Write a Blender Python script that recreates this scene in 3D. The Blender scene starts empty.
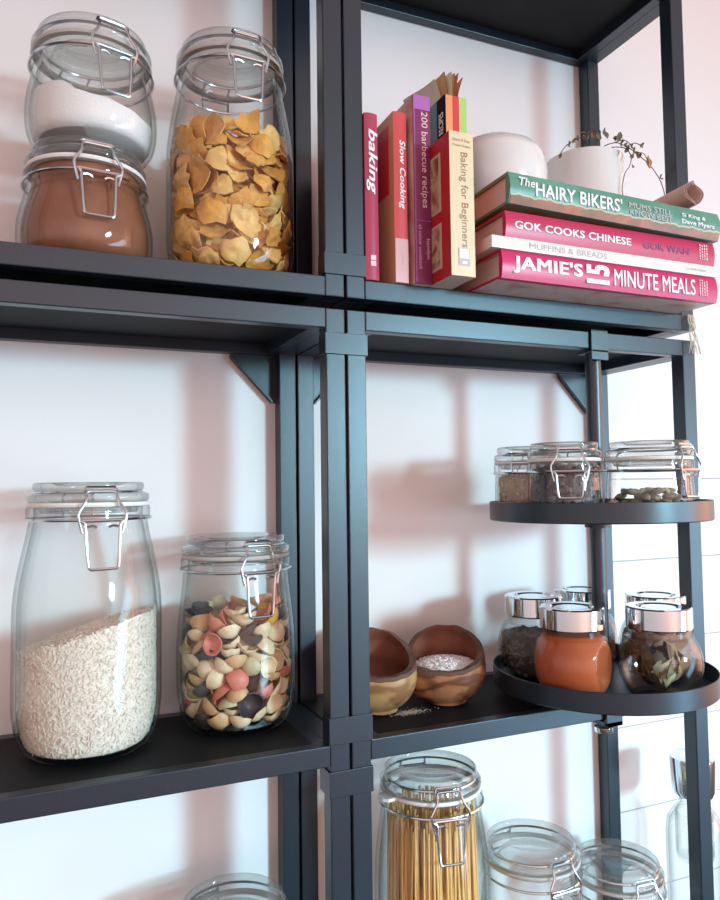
import bpy, bmesh, math, random
from mathutils import Vector, Matrix, Quaternion, noise
C = bpy.context.scene.collection
PI = math.pi
sc = bpy.context.scene
R0 = random.Random(11)

# ------------------------------------------------------------------ helpers
def mesh_from(bm, name, mats, smooth=True, auto=None):
    me = bpy.data.meshes.new(name)
    bm.normal_update(); bm.to_mesh(me); bm.free()
    for m in (mats if isinstance(mats, (list, tuple)) else [mats]): me.materials.append(m)
    if smooth:
        me.polygons.foreach_set('use_smooth', [True]*len(me.polygons))
        if auto: me.set_sharp_from_angle(angle=math.radians(auto))
    return me

def obj(name, bm, mats, parent=None, smooth=True, auto=35, loc=None):
    me = bm if isinstance(bm, bpy.types.Mesh) else mesh_from(bm, name, mats, smooth, auto)
    o = bpy.data.objects.new(name, me); C.objects.link(o)
    if parent: o.parent = parent
    if loc: o.location = loc
    return o

def tag(o, label, cat, group=None, kind=None):
    if label: o['label'] = label
    if cat: o['category'] = cat
    if group: o['group'] = group
    if kind: o['kind'] = kind
    return o

def thing(name, label, cat, loc=(0, 0, 0), rot=(0, 0, 0), group=None):
    o = bpy.data.objects.new(name, None); C.objects.link(o)
    o.empty_display_size = .01; o.location = loc; o.rotation_euler = rot
    return tag(o, label, cat, group)

def struct(name, bm, m, **k):
    o = obj(name, bm, m, **k); o['kind'] = 'structure'; return o

def box(bm, x0, x1, y0, y1, z0, z1, bevel=0, mi=0):
    v = [bm.verts.new((x, y, z)) for z in (z0, z1) for y in (y0, y1) for x in (x0, x1)]
    fs = [bm.faces.new([v[i] for i in q]) for q in ((0, 2, 3, 1), (4, 5, 7, 6), (0, 1, 5, 4), (2, 6, 7, 3), (0, 4, 6, 2), (1, 3, 7, 5))]
    for f in fs: f.material_index = mi
    if bevel:
        es = list({e for f in fs for e in f.edges})
        r = bmesh.ops.bevel(bm, geom=es, offset=bevel, segments=2, affect='EDGES', profile=.5)
        for f in r['faces']: f.material_index = mi
    return v

def lathe(bm, prof, n=64, mi=0, squash=None, mats=None):
    rings = []
    for r, z in prof:
        if r < 1e-6: rings.append([bm.verts.new((0, 0, z))])
        else:
            ring = []
            for k in range(n):
                a = 2*PI*k/n; x, y = r*math.cos(a), r*math.sin(a)
                if squash: x = max(-squash, min(squash, x))
                ring.append(bm.verts.new((x, y, z)))
            rings.append(ring)
    for i, (a, b) in enumerate(zip(rings, rings[1:])):
        m = mats[i] if mats else mi
        for k in range(n):
            k2 = (k+1) % n
            if len(a) == 1 and len(b) == 1: continue
            if len(a) == 1: f = bm.faces.new((a[0], b[k2], b[k]))
            elif len(b) == 1: f = bm.faces.new((a[k], a[k2], b[0]))
            else: f = bm.faces.new((a[k], a[k2], b[k2], b[k]))
            f.material_index = m
    return rings

def lathe_out(bm, prof, **k):
    lathe(bm, prof, **k); bmesh.ops.recalc_face_normals(bm, faces=bm.faces)

def tube(bm, pts, r, n=8, closed=False, mi=0, taper=None):
    pts = [Vector(p) for p in pts]; N = len(pts)
    rings = []; nrm = None
    for i, p in enumerate(pts):
        if closed: t = (pts[(i+1) % N]-pts[i-1])
        else: t = pts[min(i+1, N-1)]-pts[max(i-1, 0)]
        t.normalize()
        if nrm is None:
            nrm = t.orthogonal().normalized()
        else:
            nrm = (nrm - t*nrm.dot(t))
            nrm = nrm.normalized() if nrm.length > 1e-6 else t.orthogonal().normalized()
        b = t.cross(nrm); rr = r if taper is None else r*taper[i]
        rings.append([bm.verts.new(p+(nrm*math.cos(2*PI*k/n)+b*math.sin(2*PI*k/n))*rr) for k in range(n)])
    pairs = list(zip(rings, rings[1:]))
    if closed: pairs.append((rings[-1], rings[0]))
    for a, b in pairs:
        off = 0
        if closed and a is rings[-1]:
            off = min(range(n), key=lambda s: (a[0].co-b[s].co).length)
        for k in range(n):
            f = bm.faces.new((a[k], a[(k+1) % n], b[(k+1+off) % n], b[(k+off) % n])); f.material_index = mi
    if not closed:
        bm.faces.new(list(reversed(rings[0]))).material_index = mi
        bm.faces.new(rings[-1]).material_index = mi

def arc_pts(pts, rad=.0015, seg=4, closed=False):
    """round the corners of a polyline"""
    pts = [Vector(p) for p in pts]; N = len(pts); out = []
    for i in range(N):
        if not closed and i in (0, N-1): out.append(pts[i]); continue
        a, p, b = pts[i-1], pts[i], pts[(i+1) % N]
        d1, d2 = (a-p), (b-p); r = min(rad, d1.length*.45, d2.length*.45)
        q1 = p+d1.normalized()*r; q2 = p+d2.normalized()*r
        for s in range(seg+1):
            t = s/seg; out.append(q1*(1-t)**2+p*2*t*(1-t)+q2*t*t)
    return out

# ------------------------------------------------------------------ materials
def nt(name):
    m = bpy.data.materials.new(name); m.use_nodes = True
    return m, m.node_tree, m.node_tree.nodes['Principled BSDF']

def mat(name, col, rough=.5, metal=0, spec=.5, bump=0, bscale=200, var=0, vscale=40, coat=0, sss=0, col2=None):
    m, t, b = nt(name)
    b.inputs['Base Color'].default_value = (*col, 1); b.inputs['Roughness'].default_value = rough
    b.inputs['Metallic'].default_value = metal; b.inputs['Specular IOR Level'].default_value = spec
    if coat: b.inputs['Coat Weight'].default_value = coat; b.inputs['Coat Roughness'].default_value = .08
    tc = t.nodes.new('ShaderNodeTexCoord')
    if bump:
        n = t.nodes.new('ShaderNodeTexNoise'); n.inputs['Scale'].default_value = bscale; n.inputs['Detail'].default_value = 3
        bp = t.nodes.new('ShaderNodeBump'); bp.inputs['Strength'].default_value = bump; bp.inputs['Distance'].default_value = .001
        t.links.new(tc.outputs['Object'], n.inputs['Vector']); t.links.new(n.outputs['Fac'], bp.inputs['Height']); t.links.new(bp.outputs['Normal'], b.inputs['Normal'])
    if var or col2:
        n = t.nodes.new('ShaderNodeTexNoise'); n.inputs['Scale'].default_value = vscale; n.inputs['Detail'].default_value = 5; n.inputs['Roughness'].default_value = .6
        r = t.nodes.new('ShaderNodeValToRGB'); t.links.new(tc.outputs['Object'], n.inputs['Vector']); t.links.new(n.outputs['Fac'], r.inputs['Fac'])
        c2 = col2 or tuple(c*(1-var) for c in col)
        r.color_ramp.elements[0].position = .35; r.color_ramp.elements[1].position = .65
        r.color_ramp.elements[0].color = (*c2, 1); r.color_ramp.elements[1].color = (*col, 1)
        t.links.new(r.outputs['Color'], b.inputs['Base Color'])
    return m

def glass_mat(name, face=(.988, .993, .991), edge=(.52, .58, .57), refl=1.0, p=3.0, refr_white=0):
    """clear thin glass wall: clear straight through, tinted and mirror-like at a grazing angle"""
    m = bpy.data.materials.new(name); m.use_nodes = True; t = m.node_tree; t.nodes.clear()
    out = t.nodes.new('ShaderNodeOutputMaterial'); mix = t.nodes.new('ShaderNodeMixShader')
    tr = t.nodes.new('ShaderNodeBsdfTransparent'); gl = t.nodes.new('ShaderNodeBsdfGlossy'); gl.inputs['Roughness'].default_value = .02
    lw = t.nodes.new('ShaderNodeLayerWeight'); lw.inputs['Blend'].default_value = .5
    pw = t.nodes.new('ShaderNodeMath'); pw.operation = 'POWER'; pw.inputs[1].default_value = 4.5
    ml = t.nodes.new('ShaderNodeMath'); ml.operation = 'MULTIPLY_ADD'; ml.inputs[1].default_value = .75*refl; ml.inputs[2].default_value = .03*refl
    p2 = t.nodes.new('ShaderNodeMath'); p2.operation = 'POWER'; p2.inputs[1].default_value = p
    cm = t.nodes.new('ShaderNodeMix'); cm.data_type = 'RGBA'
    cm.inputs[6].default_value = (*face, 1); cm.inputs[7].default_value = (*edge, 1)
    L = t.links.new
    L(lw.outputs['Facing'], pw.inputs[0]); L(pw.outputs[0], ml.inputs[0]); L(ml.outputs[0], mix.inputs[0])
    L(lw.outputs['Facing'], p2.inputs[0]); L(p2.outputs[0], cm.inputs[0]); L(cm.outputs[2], tr.inputs['Color'])
    L(tr.outputs[0], mix.inputs[1]); L(gl.outputs[0], mix.inputs[2]); L(mix.outputs[0], out.inputs['Surface'])
    if refr_white:                                                    # white diffuse share stands in for wall light refracted through the glass
        df = t.nodes.new('ShaderNodeBsdfDiffuse'); df.inputs['Color'].default_value = (.80, .84, .84, 1); tl = t.nodes.new('ShaderNodeBsdfTranslucent'); tl.inputs['Color'].default_value = (.80, .84, .84, 1)
        a1 = t.nodes.new('ShaderNodeMixShader'); a1.inputs[0].default_value = .5; a2 = t.nodes.new('ShaderNodeMixShader'); a2.inputs[0].default_value = refr_white
        L(df.outputs[0], a1.inputs[1]); L(tl.outputs[0], a1.inputs[2]); L(mix.outputs[0], a2.inputs[1]); L(a1.outputs[0], a2.inputs[2]); L(a2.outputs[0], out.inputs['Surface'])
    return m

def wood_mat(name, c1, c2, c3, scale=14, dist=5, rough=.45, axis=(1, 1, 3), dark=1.0):
    m, t, b = nt(name); b.inputs['Roughness'].default_value = rough
    tc = t.nodes.new('ShaderNodeTexCoord'); mp = t.nodes.new('ShaderNodeMapping'); mp.inputs['Scale'].default_value = axis
    w = t.nodes.new('ShaderNodeTexWave'); w.inputs['Scale'].default_value = scale; w.inputs['Distortion'].default_value = dist
    w.inputs['Detail'].default_value = 3; w.inputs['Detail Scale'].default_value = 1.6; w.bands_direction = 'Z'
    r = t.nodes.new('ShaderNodeValToRGB'); e = r.color_ramp.elements
    e[0].position = .08; e[0].color = (*c3, 1); e[1].position = .9; e[1].color = (*c1, 1)
    x = e.new(.38); x.color = (*c2, 1)
    nz = t.nodes.new('ShaderNodeTexNoise'); nz.inputs['Scale'].default_value = scale*1.5; nz.inputs['Detail'].default_value = 4; nz.inputs['Distortion'].default_value = 1.2
    r2 = t.nodes.new('ShaderNodeValToRGB'); r2.color_ramp.elements[0].position = .34; r2.color_ramp.elements[0].color = (dark, dark*.9, dark*.85, 1); r2.color_ramp.elements[1].position = .46; r2.color_ramp.elements[1].color = (1, 1, 1, 1)
    mu = t.nodes.new('ShaderNodeMix'); mu.data_type = 'RGBA'; mu.blend_type = 'MULTIPLY'; mu.inputs[0].default_value = 1
    L = t.links.new; L(tc.outputs['Object'], mp.inputs['Vector']); L(mp.outputs['Vector'], w.inputs['Vector']); L(w.outputs['Fac'], r.inputs['Fac'])
    L(tc.outputs['Object'], nz.inputs['Vector']); L(nz.outputs['Fac'], r2.inputs['Fac']); L(r.outputs['Color'], mu.inputs[6]); L(r2.outputs['Color'], mu.inputs[7]); L(mu.outputs[2], b.inputs['Base Color'])
    return m

def stripes_mat(name, c1, c2, scale, rough=.8, axis='X'):
    m, t, b = nt(name); b.inputs['Roughness'].default_value = rough
    tc = t.nodes.new('ShaderNodeTexCoord'); w = t.nodes.new('ShaderNodeTexWave'); w.bands_direction = axis; w.inputs['Scale'].default_value = scale; w.inputs['Distortion'].default_value = .6
    r = t.nodes.new('ShaderNodeValToRGB'); r.color_ramp.elements[0].color = (*c1, 1); r.color_ramp.elements[1].color = (*c2, 1)
    L = t.links.new; L(tc.outputs['Object'], w.inputs['Vector']); L(w.outputs['Fac'], r.inputs['Fac']); L(r.outputs['Color'], b.inputs['Base Color'])
    return m

def photo_mat(name, cols, scale=25, rough=.35):
    """printed picture on a cover: soft blotches of several colours"""
    m, t, b = nt(name); b.inputs['Roughness'].default_value = rough
    tc = t.nodes.new('ShaderNodeTexCoord'); n = t.nodes.new('ShaderNodeTexNoise'); n.inputs['Scale'].default_value = scale; n.inputs['Detail'].default_value = 4; n.inputs['Distortion'].default_value = .8
    r = t.nodes.new('ShaderNodeValToRGB'); e = r.color_ramp.elements
    k = len(cols)
    e[0].position = .3; e[0].color = (*cols[0], 1); e[1].position = .7; e[1].color = (*cols[-1], 1)
    for i in range(1, k-1):
        x = e.new(.3+.4*i/(k-1)); x.color = (*cols[i], 1)
    L = t.links.new; L(tc.outputs['Object'], n.inputs['Vector']); L(n.outputs['Fac'], r.inputs['Fac']); L(r.outputs['Color'], b.inputs['Base Color'])
    return m

M = {}
M['metal'] = mat('black powder coated metal', (.010, .017, .028), .335, 0, .80, bump=.10, bscale=900, var=.18, vscale=300)
M['metal'].node_tree.nodes['Principled BSDF'].inputs['Specular Tint'].default_value = (.80, .93, 1.0, 1)
M['plate'] = mat('matt black sheet metal', (.010, .011, .013), .62, 0, .22, bump=.12, bscale=700)
M['wall'] = mat('white painted wall', (.86, .86, .86), .75, 0, .3, bump=.08, bscale=60)
M['board'] = mat('white painted boards', (.88, .88, .88), .55, 0, .4)
M['groove'] = mat('board groove', (.45, .43, .43), .8)
M['oak'] = mat('dark worktop', (.06, .055, .052), .5)
M['floor'] = wood_mat('wooden floor', (.28, .16, .10), (.22, .12, .07), (.17, .08, .04), 3, 2)
M['ceiling'] = mat('ceiling paint', (.85, .83, .82), .8)
M['glass'] = glass_mat('clear jar glass')
M['glass_thin'] = glass_mat('thin clear glass', (.985, .99, .99), (.62, .68, .68), .8)
M['lidglass'] = glass_mat('thick lid glass', (.94, .955, .95), (.56, .61, .60), 2.4, 1.8, .11)
M['steel'] = mat('polished steel wire', (.60, .65, .69), .2, 1)
M['chrome'] = mat('chromed cap', (.74, .80, .83), .09, 1)
M['rubber'] = mat('pale silicone seal', (.52, .50, .46), .55, 0, .4)
M['rubber_white'] = mat('white silicone seal', (.86, .84, .8), .5, 0, .4)
M['ceramic'] = mat('white glazed ceramic', (.80, .79, .765), .16, 0, .5, var=.06, vscale=18, coat=.4)
M['page'] = stripes_mat('book pages', (.70, .58, .49), (.84, .75, .66), 500)
M['white_ink'] = mat('white lettering', (.88, .87, .87), .5)
M['grey_ink'] = mat('grey lettering', (.45, .42, .42), .5)
M['brown_ink'] = mat('brown lettering', (.33, .20, .11), .5)
M['purple_ink'] = mat('purple lettering', (.20, .07, .22), .5)
M['lilac_ink'] = mat('lilac lettering', (.68, .38, .66), .5)
M['pale_ink'] = mat('pale pink lettering', (.85, .6, .6), .5)
SPEC = {'salt': None}

# ------------------------------------------------------------------ lettering
def letters(body, parent, material, x0, y0, w, h, shear=0, bold=0, origin=(0, 0, 0), xdir=(1, 0, 0), ydir=(0, 0, 1), depth=.00025, name='lettering', serif=False, space=1.0):
    """flat raised letters filling a w x h box whose lower left corner is at x0,y0 on the plane origin/xdir/ydir"""
    cu = bpy.data.curves.new('lettering', 'FONT'); cu.body = body; cu.size = 1; cu.shear = shear; cu.resolution_u = 3; cu.space_character = space+bold*1.6
    o = bpy.data.objects.new('lettering_source', cu); C.objects.link(o)
    bpy.context.view_layer.update()
    dg = bpy.context.evaluated_depsgraph_get()
    me = bpy.data.meshes.new_from_object(o.evaluated_get(dg)); bpy.data.objects.remove(o); bpy.data.curves.remove(cu)
    X, Y = Vector(xdir), Vector(ydir); Nn = X.cross(Y); O = Vector(origin)
    bm = bmesh.new(); offs = [(0, 0)]
    if bold: offs = [(i*bold, j*bold*.6) for i in (-1, -.33, .33, 1) for j in (-1, 0, 1)]
    for k_, (dx, dy) in enumerate(offs):                        # heavier letters: the outline struck several times side by side
        n0 = len(bm.verts); bm.from_mesh(me); bm.verts.ensure_lookup_table()
        for v in bm.verts[n0:]: v.co.x += dx; v.co.y += dy; v.co.z = k_*.00001
    xs = [v.co.x for v in bm.verts]; ys = [v.co.y for v in bm.verts]
    ax, bx, ay, by = min(xs), max(xs), min(ys), max(ys)
    for v in bm.verts:
        a = x0+(v.co.x-ax)/(bx-ax)*w; b = y0+(v.co.y-ay)/(by-ay)*h
        v.co = O+X*a+Y*b+Nn*(depth+v.co.z)
    bm.to_mesh(me); bm.free()
    me.materials.clear(); me.materials.append(material)
    lo = bpy.data.objects.new(name, me); C.objects.link(lo); lo.parent = parent
    return lo

# ------------------------------------------------------------------ room
WY = .1495
bm = bmesh.new(); box(bm, -2.0, 2.4, WY, WY+.1, -1.65, .95); struct('wall_back', bm, M['wall'], smooth=False)
bm = bmesh.new()
zs = [-.0785-.0722] + [-.2525-.1013*i for i in range(0, 6)]
tops = [-.0785, -.1507] + zs[1:]
edges = [-.0785, -.1507, -.2525, -.3540, -.4550, -.5560, -.6540, -.757]
for a, b in zip(edges, edges[1:]):
    box(bm, .4035, 2.3, WY-.0012, WY+.003, b+.0016, a, .0004)
struct('trim_boards', bm, M['board'], smooth=False)
bm = bmesh.new(); box(bm, .404, 2.3, WY-.0003, WY+.002, -.756, -.0795); struct('trim_grooves', bm, M['groove'], smooth=False)
bm = bmesh.new(); box(bm, -2, 2.4, -3.2, WY, -1.7, -1.65); struct('floor', bm, M['floor'], smooth=False)
bm = bmesh.new(); box(bm, -1.6, 1.9, -.46, WY-.002, -.784, -.746, .002); struct('trim_worktop', bm, M['oak'], smooth=False)

# ------------------------------------------------------------------ shelf frames
PW, PD, D, LH, ZG = .0172, .0162, .1482, .0169, .0051
GAP = .0010
def rails(parent, name, x0, x1, zt, m, panel=True, recess=.0006):
    """an edge-framed metal shelf tray: four rails around a thin plate"""
    bm = bmesh.new(); w = .0115
    box(bm, x0, x1, 0, w, zt-LH, zt, .0009)
    box(bm, x0, x1, D-w, D, zt-LH, zt, .0009)
    box(bm, x0, x0+w, w, D-w, zt-LH, zt, .0005)
    box(bm, x1-w, x1, w, D-w, zt-LH, zt, .0005)
    box(bm, x0-PW, x0, PD, D-PD, zt-LH, zt, .0005); box(bm, x1, x1+PW, PD, D-PD, zt-LH, zt, .0005)
    s = obj(name, bm, m, parent, smooth=False)
    bm = bmesh.new(); box(bm, x0+w-.001, x1-w+.001, w-.001, D-w+.001, zt-recess-.006, zt-recess, 0)
    obj('shelf_plate', bm, M['plate'], s, smooth=False)
    return s
def frame(label, xl, z0, z1, zmid, xr):
    t = thing('shelf_frame', label, 'shelving frame', (0, 0, 0), group='black metal open shelf frames')
    m = M['metal']
    for x in (xl, xr-PW):
        for y in (0, D-PD):
            bm = bmesh.new(); box(bm, x, x+PW, y, y+PD, z0, z1, .0010); obj('post', bm, m, t, smooth=False)
    a = rails(t, 'top_shelf', xl+PW, xr-PW, z1, m, recess=.0006)
    for zt in zmid: rails(t, 'middle_shelf', xl+PW, xr-PW, zt, m)
    rails(t, 'bottom_shelf', xl+PW, xr-PW, z0+LH, m)
    for x, s in ((xl+PW, 1), (xr-PW, -1)):                     # triangular wall plates in the top back corners
        bm = bmesh.new(); zt = z1-LH
        pts = [(0, 0), (.0465, 0), (.0465, -.004), (.005, -.0475), (0, -.0475)]
        lo = [bm.verts.new((x+s*p, D-.0030, zt+q)) for p, q in pts]; hi = [bm.verts.new((x+s*p, D-.0008, zt+q)) for p, q in pts]
        n = len(pts); bm.faces.new(lo); bm.faces.new(hi[::-1])
        for i in range(n): bm.faces.new((lo[i], hi[i], hi[(i+1) % n], lo[(i+1) % n]))
        # folded lip along the slanting edge
        a0, b0 = Vector((x+s*.0465, 0, zt-.004)), Vector((x+s*.005, 0, zt-.0475))
        q = [bm.verts.new((p.x, y, p.z)) for p in (a0, b0) for y in (D-.008, D-.0008)]
        q2 = [bm.verts.new((p.x-s*.0012, y, p.z+.0012)) for p in (a0, b0) for y in (D-.008, D-.0008)]
        for f in ((q[0], q[1], q[3], q[2]), (q2[0], q2[2], q2[3], q2[1]), (q[0], q[2], q2[2], q2[0]), (q[1], q2[1], q2[3], q[3]), (q[0], q2[0], q2[1], q[1]), (q[2], q[3], q2[3], q2[2])): bm.faces.new(f)
        bmesh.ops.recalc_face_normals(bm, faces=bm.faces)
        obj('corner_plate', bm, m, t, smooth=False)
    return t
XR = .40
ZB = -.7440
frame('black metal shelf frame holding the cereal jar and the two stacked jars', -XR, ZG, .755, [.3871], -GAP)
frame('black metal shelf frame holding the cookbooks and the white pot', GAP, ZG, .755, [.3871], XR)
frame('black metal shelf frame holding the rice jar and the coloured pasta jar', -XR, ZB, -ZG, [-.3657], -GAP)
frame('black metal shelf frame holding the olive wood bowls and the round trays', GAP, ZB, -ZG, [-.3657], XR)

# clips that join the two front posts
def clip(label, zb, zt, arm=.04):
    bm = bmesh.new(); w = PW+GAP+.0012; y = -.0016
    box(bm, -w, w, y, y+.0012, zb, zt, .0004)
    for s in (-1, 1):
        x0 = w-.0010; box(bm, *sorted((s*x0, s*w)), y+.0006, arm, zb, zt, .0003)
    o = obj('post_clip', bm, M['metal'], smooth=False); tag(o, label, 'clip', 'metal clips joining the middle posts')
clip('black metal clip around the middle posts just above the upper shelf edge', .0240, .0428, .014)
clip('black metal clip around the middle posts just below the upper shelf edge', -.0440, -.0258, .014)
clip('black metal clip around the middle posts just above the middle shelf edge', -.3655, -.3440, .014)
clip('black metal clip around the middle posts just below the middle shelf edge', -.4075, -.3868, .022)

# ------------------------------------------------------------------ swivelling round trays
SX, SY, TR = .2728, .0114, .1055
TZU, TZL, TH = -.1905, -.3516, .0187
sw = thing('swivel_shelf', 'black round two-tier swivel tray shelf on a pole clamped to the right frame', 'swivel shelf', (SX, SY, -.40))
def S(z): return z+.40
bm = bmesh.new(); lathe_out(bm, [(0, S(-.3648)), (.0078, S(-.3648)), (.0078, S(-.0245)), (0, S(-.0245))], n=32); obj('pole', bm, M['metal'], sw)
for z in (TZU, TZL):
    bm = bmesh.new(); R = TR
    lathe_out(bm, [(.0082, S(z)), (R-.001, S(z)), (R, S(z+.001)), (R, S(z+TH-.0004)), (R-.0006, S(z+TH)), (R-.0012, S(z+TH-.0004)), (R-.0014, S(z+.002)), (R-.003, S(z+.0014)), (.0082, S(z+.0014)), (.0082, S(z))], n=128)
    tr = obj('tray', bm, M['metal'], sw)
    bm = bmesh.new(); lathe_out(bm, [(.0079, S(z-.008)), (.0125, S(z-.008)), (.0125, S(z-.0002)), (.0079, S(z-.0002)), (.0079, S(z-.008))], n=32); obj('collar', bm, M['metal'], tr)
# clamps on the shelf edges
bm = bmesh.new()
box(bm, -.0134, .0075, -SY-.0028, -SY-.0008, S(-.0330), S(-.0035), .0004)
box(bm, -.0134, .0075, -SY-.0028, .008, S(-.0255), S(-.0232), .0004)
box(bm, -.0134, .0075, -SY-.0028, .0, S(-.0049), S(-.0034), .0003)
obj('upper_clamp', bm, M['metal'], sw, smooth=False)
bm = bmesh.new()
box(bm, -.0090, .0105, -SY-.0040, -SY-.0008, S(-.3890), S(-.3640), .0005)
box(bm, -.0090, .0105, -SY-.0040, .009, S(-.3890), S(-.3845), .0005)
obj('lower_clamp', bm, M['metal'], sw, smooth=False)
bm = bmesh.new(); lathe_out(bm, [(0, S(-.3985)), (.0078, S(-.3985)), (.0088, S(-.3970)), (.0088, S(-.3930)), (.0070, S(-.3925)), (0, S(-.3925))], n=32); f = obj('foot', bm, M['chrome'], sw); f['label'] = 'silver foot'
# ------------------------------------------------------------------ clip-top glass jars
CAM = Vector((-.23585, -.57330, -.15620))
def jar_outer(R, H, k=1.0):
    rn = .0465*k; zs = H-.033*k; Ls = min(.075, zs*.55); Lb = min(.045, zs*.42)
    p = [(0, .003), (.55*R, .0015), (.62*R, 0)]
    for i in range(1, 9):
        v = i/8; p.append((.62*R+.38*R*math.sqrt(max(0, 1-(1-v)**2)), Lb*v**1.3))
    for i in range(0, 11):
        u = 1-i/10; p.append((rn+(R-rn)*math.sin(PI/2*u)**1.2, zs-Ls*u))
    p += [(.0463*k, H-.031*k), (.0472*k, H-.0295*k), (.0484*k, H-.028*k), (.0484*k, H-.0205*k), (.0478*k, H-.0195*k)]
    return p
def outer_r(R, H, z, k=1.0):
    pr = jar_outer(R, H, k)[2:]
    for (r0, z0), (r1, z1) in zip(pr, pr[1:]):
        if z0 <= z <= z1: return r0+(r1-r0)*(z-z0)/max(1e-9, z1-z0)
    return .0484*k
def inner_r(R, H, z, k=1.0, t=.0035):
    t = t*k
    if z > H-.034*k: return .0425*k
    b = outer_r(R, H, max(z, .0079), k)-t
    if z < .02: b = min(b, (R-t)*(.80+.20*math.sqrt(max(0, 1-(1-(z-.007)/.013)**2)) if z > .007 else (R-t)*.8))
    return min(b, R-t)

def clip_jar(name, label, loc, R, H, off, k=1.0, seal='rubber', group=None, lidmat='lidglass', ws=1.0, low=.006):
    """glass jar with a glass lid held down by a wire bail; off = how far the bail is turned from the viewer, degrees"""
    t = thing(name, label, 'jar', loc, group=group)
    # body
    o = jar_outer(R, H, k)
    zi = [.0072, .009, .012, .016, .020] + [.02+(H-.034*k-.02)*i/12 for i in range(1, 13)]
    inn = [(inner_r(R, H, z, k), z) for z in reversed(zi)]
    prof = o+[(.0445*k, H-.0193*k), (.0425*k, H-.0205*k), (.0425*k, H-.032*k)]+inn+[(0, .0068)]
    bm = bmesh.new(); lathe_out(bm, prof, n=80); obj('jar_body', bm, M['glass'], t, auto=50)
    # lid
    P = [(0, H-.0030), (.0245, H-.0030), (.0275, H-.0012), (.0300, H-.0003), (.0425, H), (.0436, H-.0014), (.0436, H-.0048), (.0424, H-.0064), (.0412, H-.0076), (.0462, H-.0086),
         (.0478, H-.0104), (.0478, H-.0140), (.0464, H-.0156), (.0412, H-.0158), (.0402, H-.0215), (.0380, H-.0245), (.0340, H-.0235), (.0310, H-.0150), (.0, H-.0135)]
    P = [(r*k, H+(z-H)*k) for r, z in P]
    bm = bmesh.new(); lathe_out(bm, P, n=80); obj('lid', bm, M[lidmat], t, auto=45)
    # seal
    P = [(.0425, H-.0160), (.0472, H-.0160), (.0480, H-.0176), (.0472, H-.0192), (.0425, H-.0192), (.0425, H-.0160)]
    bm = bmesh.new(); lathe_out(bm, [(r*k, H+(z-H)*k) for r, z in P], n=80); obj('seal', bm, M[seal], t)
    # wires
    az = math.atan2(CAM.y-loc[1], CAM.x-loc[0])+math.radians(off)
    rad = Vector((math.cos(az), math.sin(az), 0)); tan = Vector((-math.sin(az), math.cos(az), 0))
    def W(s, d, r): return rad*(r*k)+tan*(s*k*ws)+Vector((0, 0, H+d*k))
    wr = .00115*ws**.15
    bm = bmesh.new()                                            # ring around the neck + loop over the lid
    n = 72
    tube(bm, [(.0489*k*math.cos(2*PI*i/n), .0489*k*math.sin(2*PI*i/n), H-.0292*k) for i in range(n)], wr, 6, True)
    tube(bm, [(.0425*k*math.cos(2*PI*i/n), .0425*k*math.sin(2*PI*i/n), H-.0078*k) for i in range(n)], wr, 6, True)
    back = lambda s, d, r: rad*(-r*k)+tan*(s*k)+Vector((0, 0, H+d*k))
    for s in (-.012, .012): tube(bm, arc_pts([back(s, -.0080, .0415), back(s, -.0100, .0495), back(s*1.1, -.0180, .0520), back(s, -.0292, .0490)], .003), wr, 6)
    tube(bm, [back(-.014, -.0180, .0522), back(.014, -.0180, .0522)], wr, 6)
    nw = obj('neck_wire', bm, M['steel'], t)
    bm = bmesh.new()                                            # the bail: S-shaped wire from the lid down to the latch
    left = [W(-.0112, -.0070, .0462), W(-.0118, -.0145, .0498), W(-.0184, -.0245, .0512), W(-.0160, -.0350, .0508), W(-.0148, -.0395, .0512)]
    right = [W(-s, 0, 0) for s in ()]
    rr = [W(.0112, -.0070, .0462), W(.0118, -.0145, .0498), W(.0184, -.0245, .0512), W(.0160, -.0350, .0508), W(.0148, -.0395, .0512)]
    tube(bm, arc_pts(left[::-1]+rr, .0032, 5), wr, 8)
    tube(bm, arc_pts([W(-.0125, -.0072, .0460), W(-.0110, -.0040, .0440), W(.0110, -.0040, .0440), W(.0125, -.0072, .0460)], .003), wr*.9, 6)
    obj('wire_bail', bm, M['steel'], t)
    bm = bmesh.new()                                            # the latch lever hanging in front
    zlo = max(-.0665, -(H-low)/k); rb = max(outer_r(R, H, H+zlo*k, k)/k, .049)+.0022
    rm = max(outer_r(R, H, H+(zlo*.6-.016)*k, k)/k, .049)+.0026
    tube(bm, arc_pts([W(-.0165, -.0300, .0512), W(-.0130, -.0320, .0518), W(-.0118, zlo*.6-.016, rm), W(-.0108, zlo, rb), W(.0108, zlo, rb), W(.0118, zlo*.6-.016, rm), W(.0130, -.0320, .0518), W(.0165, -.0300, .0512)], .0028, 5), wr, 8)
    tube(bm, [W(-.0150, -.0298, .0508), W(.0150, -.0298, .0508)], wr*1.15, 8)
    for s in (-1, 1): tube(bm, arc_pts([W(s*.0115, -.0345, .0516), W(s*.0075, -.0335, .0514), W(s*.0045, -.0350, .0508)], .002), wr*.9, 6)
    obj('latch', bm, M['steel'], t)
    return t

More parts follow.
